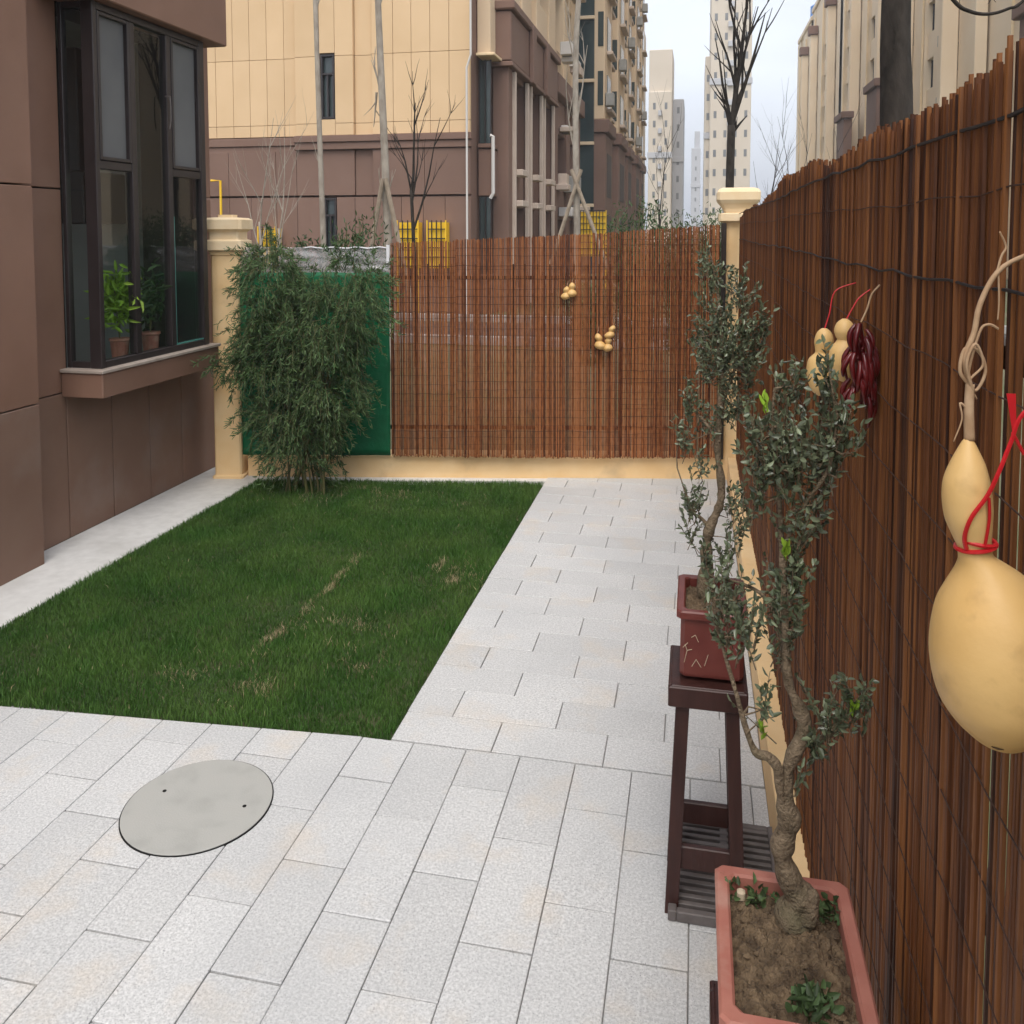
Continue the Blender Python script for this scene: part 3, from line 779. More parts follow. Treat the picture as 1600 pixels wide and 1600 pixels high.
# ================================================================== MANHOLE COVER
mh = thing('manhole_cover', (-1.672,2.605,0), 'round pale concrete manhole cover in the patio', 'manhole cover')
cx, cy = -1.672, 2.605
MB().rings([(cx,cy,-.03),(cx,cy,.0032),(cx,cy,.0034)],[.2535,.2535,.2532],64).build('rim_gap', MT['dark'], mh)
MB().rings([(cx,cy,.0036),(cx,cy,.0055),(cx,cy,.0063)],[.2495,.2495,.247],64).build('lid', MT['cover'], mh)
for dx, dy in ((-.155,.035),(.165,.02)):
    MB().rings([(cx+dx,cy+dy,.0064),(cx+dx,cy+dy,.0076)],[.007,.007],12).build('lifting_hole', MT['dark'], mh)

# ================================================================== DRAIN GRATE under the far stool
gr = thing('slatted_grate', (.10,2.64,0), 'low grey-brown slatted floor grate under the far stool', 'grate')
MB().box(-.045,.27,2.44,2.85,.001,.006).build('tray', MT['dark'], gr)
b = MB(); b.cbox(-.055,-.03,2.43,2.86,.001,.034,.003); b.cbox(.255,.28,2.43,2.86,.001,.034,.003); b.cbox(-.03,.255,2.43,2.452,.001,.033,.003); b.cbox(-.03,.255,2.838,2.86,.001,.033,.003); b.build('frame', MT['grate'], gr)
for k in range(13):
    yy = 2.467 + k*.0295
    MB().cbox(-.03,.255,yy,yy+.0155,.008,.031,.002).build('slat', MT['grate'], gr)
MB().cbox(.10,.125,2.453,2.837,.006,.0285,.002).build('cross_bar', MT['grate'], gr)

# ================================================================== STOOLS
def stool(loc, label):
    x, y, _ = loc
    t = thing('plant_stand', loc, label, 'plant stand', 'dark wooden plant stands under the bonsai pots')
    w, d = .112, .130; zt = .69
    MB().cbox(x-w+.006,x+w-.006,y-d+.006,y+d-.006,zt-.016,zt,.003).build('top', MT['wood'], t)
    for (a0,a1,b0,b1) in ((x-w,x+w,y-d,y-d+.02),(x-w,x+w,y+d-.02,y+d),(x-w,x-w+.02,y-d+.021,y+d-.021),(x+w-.02,x+w,y-d+.021,y+d-.021)):
        MB().cbox(a0,a1,b0,b1,zt-.062,zt-.002,.003).build('apron', MT['wood'], t)
    for sx in (-1,1):
        for sy in (-1,1):
            l = MB(); T0 = (x+sx*.070, y+sy*.090); T1 = (x+sx*.096, y+sy*.108); h_ = .019
            for (c_, z) in ((T1,.0),(T0,zt-.064)):
                l.v += [(c_[0]-h_,c_[1]-h_,z),(c_[0]+h_,c_[1]-h_,z),(c_[0]+h_,c_[1]+h_,z),(c_[0]-h_,c_[1]+h_,z)]
            l.f = [(3,2,1,0),(4,5,6,7),(0,1,5,4),(1,2,6,5),(2,3,7,6),(3,0,4,7)]
            l.build('leg', MT['wood'], t)
    for sy in (-1,1):
        yy = y + sy*.101
        MB().cbox(x-.072,x+.072,yy-.010,yy+.010,.13,.20,.003).build('stretcher', MT['wood'], t)
    for sx in (-1,1):
        xx = x + sx*.086
        MB().cbox(xx-.009,xx+.009,y-.083,y+.083,.20,.25,.003).build('stretcher', MT['wood'], t)
    return t
stool((.050,2.585,.034), 'dark wooden plant stand carrying the small red pot, over the grate')
stool((.152,1.352,.0), 'dark wooden plant stand under the near terracotta pot')

# ================================================================== POTS
def rpot(name, cx, cy, zb, zr, hx, hy, matl, label, lip=.012, taper=.80):
    t = thing(name, (cx,cy,zb), label, 'plant pot', 'rectangular bonsai pots')
    b = MB()
    def ring(h1, h2, z):
        c_ = .012
        b.v.extend([(cx-h1+c_,cy-h2,z),(cx+h1-c_,cy-h2,z),(cx+h1,cy-h2+c_,z),(cx+h1,cy+h2-c_,z),(cx+h1-c_,cy+h2,z),(cx-h1+c_,cy+h2,z),(cx-h1,cy+h2-c_,z),(cx-h1,cy-h2+c_,z)])
    H = zr - zb
    prof = [(hx*taper, hy*taper, zb+.012),(hx*taper+.002, hy*taper+.002, zb+.02),(hx-lip, hy-lip, zr-.03),(hx-lip, hy-lip, zr-.026),(hx, hy, zr-.022),(hx, hy, zr-.004),(hx-.004,hy-.004,zr),(hx-.020,hy-.020,zr),(hx-.024,hy-.024,zr-.004),(hx-.030,hy-.030,zb+H*.4)]
    for p in prof: ring(*p)
    m = len(prof)
    for i in range(m-1):
        for k in range(8):
            k2 = (k+1) % 8; b.f.append((i*8+k,i*8+k2,(i+1)*8+k2,(i+1)*8+k))
    b.f.append(tuple(7-k for k in range(8))); b.f.append(tuple((m-1)*8+k for k in range(8)))
    b.build('body', matl, t)
    for sx in (-1,1):
        for sy in (-1,1):
            MB().cbox(cx+sx*hx*.6-.015,cx+sx*hx*.6+.015,cy+sy*hy*.6-.015,cy+sy*hy*.6+.015,zb,zb+.0125,.003).build('foot', matl, t)
    # soil
    s = MB(); ns = 60
    for j in range(ns+1):
        for i in range(ns+1):
            u, v = i/ns*2-1, j/ns*2-1
            x = cx+u*(hx-.0225); y = cy+v*(hy-.0225)
            z = zr-.030 + .012*(1-max(abs(u),abs(v))**2) + .010*mnoise.noise((x*26,y*26,1)) + .009*mnoise.noise((x*70,y*70,2)) + .006*mnoise.noise((x*150,y*150,2))
            s.v.append((x,y,z))
    for j in range(ns):
        for i in range(ns):
            a = j*(ns+1)+i; s.f.append((a,a+1,a+ns+2,a+ns+1))
    s.build('soil', MT['soil'], t)
    return t
ZN, ZF = .85, .86
near_pot = rpot('bonsai_pot', .1625, 1.390, .69, ZN, .1145, .162, MT['terra'], 'near terracotta rectangular pot with bare soil and weeds')
far_pot = rpot('bonsai_pot', .060, 2.622, .691, .902, .101, .141, MT['dpot'], 'small dark red pot with pale drawing, on the plant stand', taper=.88)
# pale bamboo drawing in relief on the front of the far pot
rl = MB(); yf = lambda z: 2.622 - .141*.88 - .002 - (z-.711)/(.872-.711)*(.129-.126) - .0012
for (x0,z0,x1,z1) in ((-.018,.745,-.010,.782),(-.010,.782,-.016,.800),(.004,.735,.016,.757),(.016,.757,.030,.735),(.002,.822,.013,.830),(-.010,.782,.004,.786),(.013,.830,.022,.810),(.040,.74,.05,.775),(-.022,.79,-.008,.805)):
    rl.tube([(x0,yf(z0),z0),(x1,yf(z1),z1)], .0010, 5)
rl.build('relief_drawing', MT['relief'], far_pot)

# clods and a yellow chip on the near soil
for k in range(26):
    x = .1625+random.uniform(-.08,.08); y = 1.39+random.uniform(-.125,.125); s_ = random.uniform(.004,.010)
    b = MB(); z = ZN-.020
    b.rings([(x,y,z-s_*.5),(x+random.uniform(-.3,.3)*s_,y,z+s_*.3),(x,y,z+s_*.8)],[s_*.7,s_,s_*.4],7,random.uniform(.6,1.2))
    b.build('soil_clod', MT['soil'], near_pot)
b = MB(); b.cbox(.085,.099,1.492,1.506,ZN-.022,ZN-.004,.003); tag(b.build('chip', MT['relief']), 'small yellowish chip on the soil of the near pot', 'chip')

# ================================================================== BONSAI TREES
def spline(pts, n=6):
    P = [Vector(p[:3]) for p in pts]; R = [p[3] for p in pts]; out = []; rr = []
    for i in range(len(P)-1):
        p0 = P[max(i-1,0)]; p1 = P[i]; p2 = P[i+1]; p3 = P[min(i+2,len(P)-1)]
        r0_, r1_, r2_, r3_ = R[max(i-1,0)], R[i], R[i+1], R[min(i+2,len(P)-1)]
        for k in range(n):
            t = k/n
            q = .5*((2*p1)+(p2-p0)*t+(2*p0-5*p1+4*p2-p3)*t*t+(3*p1-p0-3*p2+p3)*t**3)
            out.append(q); rr.append(max(min(r1_,r2_)*.9, .5*(2*r1_+(r2_-r0_)*t+(2*r0_-5*r1_+4*r2_-r3_)*t*t+(3*r1_-r0_-3*r2_+r3_)*t**3)))
    out.append(P[-1]); rr.append(R[-1]); return out, rr
def gnarl(pts, rr, amp):
    return [r*(1+amp*mnoise.noise(p*38)) for p, r in zip(pts, rr)]
def bonsai(name, base, label, trunks, clusters, leafsize, seed, new_tips):
    t = thing(name, base, label, 'bonsai tree', 'bonsai trees in rectangular pots')
    tr = MB(); allp = []
    for pts in trunks:
        p, rr = spline(pts); tr.tube(p, gnarl(p, rr, .42), 14); allp += list(zip(p, rr))
    # roots / limbs as one woody body
    tr.build('trunk', MT['bark'], t, smooth=True)
    tw = MB(); P = []; D = []
    A = np.array([tuple(p) for p, _ in allp])
    for (cx_, cy_, cz_, rx, ry, rz, k) in clusters:
        for _ in range(int(k*.88)):
            u = rng.normal(size=3); u /= np.linalg.norm(u)
            c0 = np.array([cx_,cy_,cz_]) + u*np.array([rx,ry,rz])*rng.uniform(.15,1)**.6
            near = A[np.argmin(((A-c0)**2).sum(1) + .5*np.maximum(0, A[:,2]-c0[2])**2)]
            cc = np.array([cx_,cy_,cz_-rz*.8])
            st_ = cc*.6+c0*.4 + rng.normal(size=3)*.004
            d = unit((c0-st_)[None]+rng.normal(size=(1,3))*.008+np.array([[0,0,.02]]))[0]
            L_ = rng.uniform(.025,.055)*leafsize/.013
            e = c0 + d*L_
            if rng.uniform() < .35: tw.tube([near, (near+c0)/2+rng.normal(size=3)*.006, c0, e], [.0022,.0016,.0011,.0005], 4, cap=False)
            else: tw.tube([c0-d*L_*.6, c0, e], [.0012,.0010,.0005], 4, cap=False)
            n = int(rng.integers(9,16)); f = np.linspace(-.3,1,n)[:,None]
            P.append(c0*(1-f)+e*f); D.append(unit(d*.8+rng.normal(size=(n,3))*.75))
    tw.build('twig', MT['bark'], t)
    P = np.concatenate(P); D = np.concatenate(D); n = len(P)
    V, F = leaves(P, D, rng.uniform(.55,1.3,n)*leafsize, rng.uniform(.36,.60,n)*leafsize, .2)
    npmesh('foliage', V, F, MT['leaf'], t, np.repeat(rng.uniform(0,1,n)**1.3,6))
    for (x,y,z) in new_tips:
        n = 9; P = np.array([x,y,z])+rng.normal(size=(n,3))*np.array([.002,.002,.006]); D = unit(rng.normal(size=(n,3))*.35+np.array([0,0,1]))
        V, F = leaves(P, D, .018, .007, .1); q = npmesh('new_shoot', V, F, MT['leaf_new'], t, np.repeat(rng.uniform(0,1,n),6))
Yn = 1.47
bonsai('bonsai_tree', (.178,Yn,.83), 'near gnarled bonsai tree in the terracotta pot',
    [[(.180,Yn,.800,.036),(.178,Yn,.845,.030),(.190,Yn,.868,.026),(.172,Yn,.895,.018),(.156,Yn,.945,.017),(.163,Yn,.985,.019),(.167,Yn,1.010,.022),(.160,Yn,1.035,.017),(.163,Yn,1.095,.0105),(.188,Yn,1.165,.0125),(.178,Yn,1.205,.012),(.160,Yn,1.250,.0085),(.153,Yn,1.36,.006),(.146,Yn,1.48,.005),(.139,Yn,1.575,.004),(.128,Yn,1.66,.003),(.130,Yn,1.74,.002)],
     [(.195,Yn-.01,.842,.018),(.205,Yn-.012,.880,.012),(.203,Yn-.012,.895,.006)],
     [(.163,Yn,1.02,.010),(.150,Yn-.01,1.060,.008),(.146,Yn-.01,1.098,.0075),(.130,Yn-.012,1.118,.007),(.109,Yn-.012,1.124,.0065),(.092,Yn-.01,1.165,.005),(.075,Yn-.01,1.225,.004),(.052,Yn,1.30,.003),(.030,Yn,1.40,.002)],
     [(.188,Yn,1.160,.008),(.210,Yn,1.150,.006),(.228,Yn,1.165,.0045),(.250,Yn,1.20,.003),(.275,Yn,1.222,.002)],
     [(.158,Yn,1.26,.007),(.148,Yn+.01,1.33,.005),(.120,Yn+.02,1.38,.004),(.080,Yn+.02,1.40,.003)],
     [(.146,Yn,1.47,.004),(.180,Yn-.01,1.55,.003),(.215,Yn-.02,1.62,.003),(.225,Yn-.02,1.70,.002)]],
    [(.130,Yn,1.62,.050,.05,.085,40),(.185,Yn,1.60,.058,.05,.08,44),(.228,Yn,1.635,.032,.035,.06,26),(.155,Yn,1.715,.018,.02,.050,12),(.215,Yn,1.735,.018,.02,.055,13),(.105,Yn,1.67,.014,.02,.05,7),
     (.105,Yn,1.54,.03,.03,.03,9),(.170,Yn,1.50,.035,.03,.04,12),
     (.050,Yn,1.36,.035,.03,.055,20),(.085,Yn,1.31,.035,.03,.045,17),(.165,Yn,1.37,.035,.035,.05,22),(.150,Yn,1.30,.025,.025,.03,9),(.175,Yn,1.43,.02,.025,.03,8),(.03,Yn,1.41,.015,.015,.03,5),
     (.235,Yn,1.185,.035,.025,.035,16),(.270,Yn,1.21,.022,.02,.03,10),(.215,Yn,1.135,.025,.02,.02,7),(.118,Yn,1.185,.016,.015,.03,6),(.178,Yn,1.06,.010,.01,.025,3)],
    .0155, 3, [(.112,Yn-.03,1.715),(.150,Yn-.04,1.47),(.118,Yn-.02,1.165),(.148,Yn-.05,1.485),(.262,Yn-.02,1.215)])
Yf = 2.64
bonsai('bonsai_tree', (.041,Yf,.87), 'tall slender bonsai tree in the small red pot',
    [[(0.043,Yf,0.879,0.0209),(0.038,Yf,0.932,0.0247),(0.046,Yf,0.970,0.0190),(0.043,Yf,1.031,0.0161),(0.052,Yf,1.098,0.0152),(0.081,Yf,1.174,0.0123),(0.084,Yf,1.240,0.0114),(0.072,Yf,1.335,0.0104),(0.076,Yf,1.430,0.0095),(0.082,Yf,1.573,0.0076),(0.076,Yf,1.715,0.0057),(0.059,Yf,1.858,0.0038),(0.036,Yf,1.953,0.0019)],
     [(0.074,Yf,1.364,0.0057),(0.043,Yf,1.411,0.0047),(0.009,Yf,1.449,0.0038),(-0.019,Yf,1.487,0.0028)],
     [(0.052,Yf,1.098,0.0057),(0.028,Yf,1.126,0.0047),(0.000,Yf,1.145,0.0038),(-0.024,Yf,1.212,0.0028),(-0.047,Yf,1.278,0.0019)],
     [(0.080,Yf,1.478,0.0057),(0.114,Yf,1.573,0.0047),(0.142,Yf,1.696,0.0038),(0.157,Yf,1.810,0.0019)]],
    [(0.057,Yf,1.639,0.066,0.057,0.104,60),(0.133,Yf,1.620,0.071,0.057,0.123,70),(0.043,Yf,1.839,0.030,0.028,0.085,20),(0.128,Yf,1.801,0.033,0.028,0.057,16),(0.185,Yf,1.696,0.028,0.028,0.076,15),(0.109,Yf,1.468,0.052,0.038,0.057,22),(0.085,Yf,1.715,0.057,0.038,0.076,22),
     (-0.009,Yf,1.468,0.033,0.028,0.057,12),(-0.028,Yf,1.354,0.028,0.028,0.047,9),(0.033,Yf,1.392,0.047,0.028,0.038,9),(0.000,Yf,1.164,0.028,0.028,0.057,16),(-0.005,Yf,1.069,0.021,0.019,0.024,6),(0.028,Yf,1.278,0.028,0.019,0.028,7),(0.123,Yf,1.145,0.047,0.038,0.066,16),(0.114,Yf,1.031,0.047,0.038,0.047,12)],
    .0185, 5, [])
# weeds in the near pot
def weed(x, y, z, n, ln, label, up=.5):
    t = thing('weed', (x,y,z), label, 'weed', 'weeds in the near pot')
    P = np.array([x,y,z+.004])+rng.normal(size=(n,3))*np.array([.014,.014,.007]); D = unit(rng.normal(size=(n,3))*np.array([1,1,.3])+np.array([0,0,up]))
    V, F = leaves(P, D, rng.uniform(.7,1.2,n)*ln, ln*.6, .3)
    npmesh('leaf_rosette', V, F, MT['shrub'], t, np.repeat(rng.uniform(0,1,n),6))
weed(.185,1.305,ZN-.022,70,.021,'leafy dark green weed at the front of the near pot')
weed(.130,1.505,ZN-.022,34,.017,'small round weed behind, left of the near trunk',1.)
weed(.232,1.495,ZN-.022,34,.018,'small weed right of the near trunk base',1.3)
weed(.068,1.515,ZN-.022,22,.014,'tiny weed in the back left corner of the near pot',1.4)

# ================================================================== GOURDS, CHILIES
def gourd(name, rows, label, group, scar=True, n=32):
    """rows: (x, y, z, r) from top to bottom"""
    t = thing(name, tuple(rows[-1][:3]), label, 'gourd', group)
    pts, rr = spline([(a,b_,c_,r_) for a,b_,c_,r_ in rows], 4)
    m = MB(); m.rings([tuple(p) for p in pts][::-1], rr[::-1], n); m.build('body', MT['gourd'], t, smooth=True)
    return t, pts, rr
BIG = [(0.259,0.8928,1.8018,0.0025),(0.2584,0.8924,1.7975,0.0055),(0.2583,0.8918,1.7883,0.0101),(0.2581,0.891,1.7766,0.0154),(0.2574,0.89,1.7619,0.02),(0.2576,0.8892,1.749,0.0218),(0.2585,0.8885,1.7349,0.022),(0.2597,0.8879,1.7214,0.0206),(0.2626,0.8876,1.7067,0.0172),(0.2651,0.8875,1.6962,0.0150),(0.2675,0.8873,1.6883,0.0162),(0.2740,0.8885,1.6803,0.0224),(0.2805,0.8896,1.6698,0.0317),(0.2843,0.889,1.6551,0.0424),(0.287,0.8883,1.6343,0.0535),(0.2886,0.8867,1.6042,0.0596),(0.2889,0.8851,1.5766,0.059),(0.2896,0.8835,1.549,0.0526),(0.2904,0.8825,1.5305,0.0415),(0.2912,0.8819,1.5183,0.0298),(0.2919,0.8816,1.5103,0.02),(0.2922,0.8814,1.506,0.0092)]
big, _, _ = gourd('gourd', BIG, 'large pale yellow gourd tied with red ribbon, nearest on the right fence', 'gourds hung on the bamboo', n=48)
sc_ = MB(); sc_.rings([(.2825,.8570,1.5165),(.2818,.8552,1.5190),(.2812,.8545,1.5215)],[.003,.0062,.002],12,.8); sc_.build('blossom_scar', MT['blossom'], big)
v = MB()
for pts, r0, r1 in (([(0.2596,0.8927,1.7987),(0.2587,0.8944,1.8282),(0.2595,0.8961,1.8527)],.0052,.0042),
    ([(0.2595,0.8961,1.850),(0.2544,0.8965,1.8773),(0.2625,0.8998,1.9018),(0.267,0.9023,1.9264),(0.2775,0.9061,1.9509),(0.2906,0.9098,1.9662),(0.3115,0.9149,1.9767),(.338,.93,1.985)],.0030,.0022),
    ([(0.2834,0.9079,1.9601),(0.2874,0.9097,1.9755),(0.2915,0.9112,1.9847),(0.2853,0.9107,1.9988)],.0013,.0009),
    ([(0.2846,0.9082,1.9601),(0.2856,0.9066,1.9325),(0.2846,0.9053,1.9141)],.0010,.0007),
    ([(0.2583,0.8958,1.8527),(0.2498,0.8948,1.865),(0.2543,0.8971,1.8865),(0.2676,0.8997,1.8834),(0.2738,0.8999,1.865),(0.265,0.8969,1.8466),(0.2571,0.896,1.8589),(0.2673,0.9008,1.9018),(0.2763,0.9032,1.9098),(0.2853,0.9049,1.9055)],.0019,.0012),
    ([(0.262,0.894,1.845),(0.254,0.890,1.872),(0.262,0.893,1.892),(0.270,0.895,1.872),(0.258,0.893,1.856),(0.266,0.897,1.838)],.0017,.0010),
    ([(0.2574,0.8941,1.8282),(0.2502,0.893,1.8343),(0.2522,0.8924,1.819),(0.2446,0.8895,1.7975)],.0012,.0006)):
    p, _r = spline([q+(0,) for q in pts], 6); v.tube(p, list(np.linspace(r0, r1, len(p))), 7)
v.build('dry_vine', MT['vine'], big, smooth=True)
rb = MB()
# loops round the neck
for k, (dz, tl) in enumerate(((.0,.0035),(.006,-.002))):
    pts = []
    for i in range(25):
        a = 2*math.pi*i/24; pts.append((.2665+.0172*math.cos(a), .8876+.0172*math.sin(a), 1.698+dz+tl*math.cos(a)))
    rb.tube(pts, .0022, 6)
for pts, rr_ in (([(0.2545,0.8740,1.6985),(0.2515,0.8700,1.7120),(0.2552,0.8640,1.7326),(0.2683,0.8641,1.7545),(0.2778,0.8646,1.7782),(0.2879,0.8684,1.8048),(0.2992,0.8725,1.8314),(0.338,0.885,1.86)],.0021),
    ([(0.2694,0.8706,1.7034),(0.2712,0.8668,1.7309),(0.2697,0.8650,1.7516)],.0015),
    ([(0.2894,0.8702,1.8130),(0.2997,0.8702,1.793)],.0016)):
    p, _r = spline([q+(0,) for q in pts], 6); rb.tube(p, rr_, 6)
rb.v += [(.2835,.8711,1.8492),(.2915,.8715,1.849),(.2925,.870,1.815),(.2890,.8700,1.815),(.2835,.8719,1.8492),(.2915,.8723,1.849),(.2925,.8708,1.815),(.2890,.8708,1.815)]
nb = len(rb.v)-8; rb.f += [tuple(nb+i for i in q) for q in ((0,1,2,3),(7,6,5,4),(0,4,5,1),(1,5,6,2),(2,6,7,3),(3,7,4,0))]
rb.build('red_ribbon', MT['ribbon'], big, smooth=False)

G1 = [(0.2728,1.95,1.7896,0.0055),(0.273,1.9494,1.78,0.0152),(0.2725,1.9482,1.7621,0.02),(0.27,1.9466,1.7456,0.0160),(0.2675,1.9455,1.736,0.0140),(0.2656,1.9442,1.7222,0.0248),(0.2659,1.9427,1.6975,0.0289),(0.2683,1.9415,1.67,0.0269),(0.2692,1.9407,1.6534,0.0193),(0.2693,1.9402,1.6452,0.0083)]
G2 = [(0.2885,1.7917,1.8265,0.005),(0.2887,1.7912,1.8177,0.0151),(0.2888,1.7903,1.8027,0.0201),(0.289,1.7896,1.7901,0.0165),(0.2891,1.7892,1.7838,0.0150),(0.2862,1.7875,1.7675,0.0240),(0.2865,1.7863,1.7461,0.0278),(0.288,1.7853,1.726,0.0250),(0.2888,1.7846,1.7109,0.0174),(0.2889,1.7841,1.7034,0.0063)]
def string(t, pts, rad=.0016, m='ribbon', name='string'):
    p, _r = spline([q+(0,) for q in pts], 5); MB().tube(p, rad, 5).build(name, MT[m], t)
g1, _, _ = gourd('gourd', G1, 'small gourd on a red string, left one beside the dried chilies', 'gourds hung on the bamboo')
string(g1, [(0.2729,1.9498,1.7868),(0.2832,1.9542,1.8212),(0.2947,1.9596,1.8694),(.338,1.965,1.888)])
g2, _, _ = gourd('gourd', G2, 'small bright gourd on a red string, touching the dried chilies', 'gourds hung on the bamboo')
string(g2, [(0.291,1.7921,1.824),(0.3043,1.7965,1.8492),(0.3163,1.8002,1.868),(.338,1.805,1.885)])
# bunch of dried chilies
cb = thing('chili_bunch', (.304,1.708,1.64), 'bunch of dark red dried chilies hanging on the right fence', 'chili bunch')
r = random.Random(5)
chm = None
for k in range(46):
    f = r.random()**.8; z = 1.828 - f*.125; a = r.uniform(0, 2*math.pi); rad = .005 + .013*math.sin(min(1,f*1.3+.15)*math.pi*.6)
    x, y = .303+rad*math.cos(a)*.9, 1.709+rad*math.sin(a); L_ = r.uniform(.045,.07)
    dx, dy = math.cos(a)*.011, math.sin(a)*.011; bx_ = r.uniform(-.006,.006)
    pts = [(x,y,z),(x+dx,y+dy,z-L_*.3),(x+dx*1.2+bx_,y+dy*1.2,z-L_*.7),(x+dx*.8+bx_*1.6,y+dy*.8,z-L_)]
    p, _r = spline([q+(0,) for q in pts], 3)
    n_ = len(p); MB().tube(p, [.0015+.0036*math.sin(math.pi*min(1,(i/(n_-1))*.85+.15)) for i in range(n_)], 6).build('chili', MT['chili'], cb, smooth=True)
string(cb, [(0.3046,1.7121,1.8284),(0.3159,1.7167,1.8543),(0.3237,1.7206,1.8802),(.338,1.7224,1.8982)], .002, 'vine', 'stalk')

# small gourds on the back screens
def mini(x, y, z, s, tilt, label):
    pf = [(0,.0,1.0,.06),(0,0,.92,.15),(0,0,.76,.235),(0,0,.60,.19),(0,0,.52,.165),(0,0,.42,.27),(0,0,.24,.36),(0,0,.08,.27),(0,0,0,.10)]
    rows = [(x + math.sin(tilt)*q[2]*s, y, z + math.cos(tilt)*q[2]*s, q[3]*s) for q in pf]
    t, _, _ = gourd('gourd', rows, label, 'gourds hung on the bamboo', n=16)
    top = rows[0][:3]; string(t, [top, (top[0]+.005,top[1]+.03,top[2]+.04),(top[0]+.008,top[1]+.075+.0,top[2]+.09)], .0016, 'vine')
mini(-1.005,6.735,1.455,.105,.15,'tiny gourd on the back screen, lower left of the upper pair')
mini(-.955,6.745,1.475,.115,.05,'tiny gourd on the back screen, right of the upper pair')
mini(-.722,6.785,1.060,.130,-.22,'tiny gourd on the back screen, left of the lower cluster')
mini(-.675,6.795,1.045,.115,.1,'tiny gourd on the back screen, bottom of the lower cluster')
mini(-.668,6.795,1.150,.110,.38,'slim tiny gourd on the back screen, upper right of the lower cluster')

# ================================================================== BUILDINGS BEYOND
def bx(p, name, m, *a, c=.012): return MB().cbox(*a, c).build(name, MT[m], p)
def win_front(p, x0, x1, z0, z1, y):
    f = MB(); w = .05
    f.box(x0,x0+w,y-.03,y+.06,z0,z1); f.box(x1-w,x1,y-.03,y+.06,z0,z1); f.box(x0+w,x1-w,y-.03,y+.06,z0,z0+w); f.box(x0+w,x1-w,y-.03,y+.06,z1-w,z1); f.box(x0+w,x1-w,y-.025,y+.05,z0+(z1-z0)*.68,z0+(z1-z0)*.68+.05); f.box((x0+x1)/2-.02,(x0+x1)/2+.02,y-.025,y+.05,z0+w,z0+(z1-z0)*.68)
    o = f.build('window', MT['frame'], p); MB().box(x0+.02,x1-.02,y+.065,y+.08,z0+.02,z1-.02).build('pane', MT['wglass'], o)
A = thing('apartment_building', (-8.5,22,-.06), 'beige panelled apartment block with brown base behind the back fence', 'building', 'apartment buildings')
c = MB(); c.box(-9.72,-5.3,20.24,21.2,-.06,9.6); c.box(-13,-9.722,20.27,21.2,-.06,9.6); c.build('core', MT['brown'], A)
def front_panels(xedges, zedges, y, m, skip=()):
    for i in range(len(xedges)-1):
        for j in range(len(zedges)-1):
            if (i, j) in skip: continue
            bx(A, 'wall_panel', m, xedges[i]+.005, xedges[i+1]-.005, y, y+.13, zedges[j]+.005, zedges[j+1]-.005, c=.004)
# left part set back, right part in front, with a shallow recess between
xl = [-13,-12.42,-11.96,-11.48,-11.02,-10.55,-10.08,-9.73]
front_panels(xl, [4.33,4.62,6.25,9.5], 20.55-.55+.13, 'beige')
xr = [-9.73,-9.08]; front_panels(xr, [4.33,4.62,6.25,9.5], 20.0, 'beige')
front_panels([-9.08,-8.68], [4.33,4.72], 20.0, 'beige'); front_panels([-9.08,-8.68], [6.32,9.5], 20.0, 'beige')
front_panels([-8.68,-8.20], [4.33,4.62,6.25,9.5], 20.0, 'beige')
front_panels([-8.20,-7.72], [4.33,4.62,6.25,9.5], 20.10, 'beige')
front_panels([-7.72,-7.18,-6.72,-6.25,-5.78,-5.27], [4.33,4.62,6.25,9.5], 20.0, 'beige')
win_front(A, -9.06,-8.70,4.74,6.30,20.05)
bx(A,'cornice','brown',-9.75,-5.22,19.90,20.13,4.16,4.32); bx(A,'cornice','brown',-13,-9.76,20.02,20.13,4.10,4.30)
bx(A,'cornice','brown',-9.74,-5.24,19.95,20.13,3.98,4.155); bx(A,'cornice','brown',-13,-9.76,20.06,20.13,3.9,4.095)
xb = [-13,-11.6,-10.3,-9.74,-8.20]; front_panels(xb, [2.86,3.97], 20.04, 'brown'); front_panels([-8.20,-7.72], [2.86,3.97], 20.09, 'brown'); front_panels([-7.72,-6.4,-5.26], [2.86,3.97], 20.0, 'brown')
xs_ = [-13,-12.3,-11.6,-11,-10.3,-9.74,-9.04]; front_panels(xs_, [-.06,1.2,2.82], 20.06, 'brown')
front_panels([-9.04,-8.68], [-.06,1.38], 20.06, 'brown'); win_front(A,-9.02,-8.70,1.40,2.80,20.08)
front_panels([-8.68,-8.2,-7.72,-7.0,-6.45,-5.9,-5.26], [-.06,1.2,2.82], 20.03, 'brown')
# window column in the inner corner
bx(A,'bay_wall','brown',-5.26,-4.93,20.75,21.4,2.85,4.0); bx(A,'bay_wall','brown',-5.26,-4.93,20.75,21.4,-.06,.9); bx(A,'bay_wall','brown',-5.26,-4.90,20.70,21.4,4.02,4.12)
for z0, z1 in ((.92,2.83),(4.14,6.15)):
    f = MB()
    for x in (-5.25,-5.10,-4.96): f.box(x,x+.03,20.76,20.80,z0,z1)
    o = f.build('window', MT['frame'], A); MB().box(-5.24,-4.94,20.81,20.84,z0,z1).build('pane', MT['wglass'], o)
bx(A,'awning','cap',-5.24,-4.78,20.45,21.3,6.20,6.27); bx(A,'bay_wall','beige2',-5.28,-4.95,20.75,21.4,6.30,9.5)
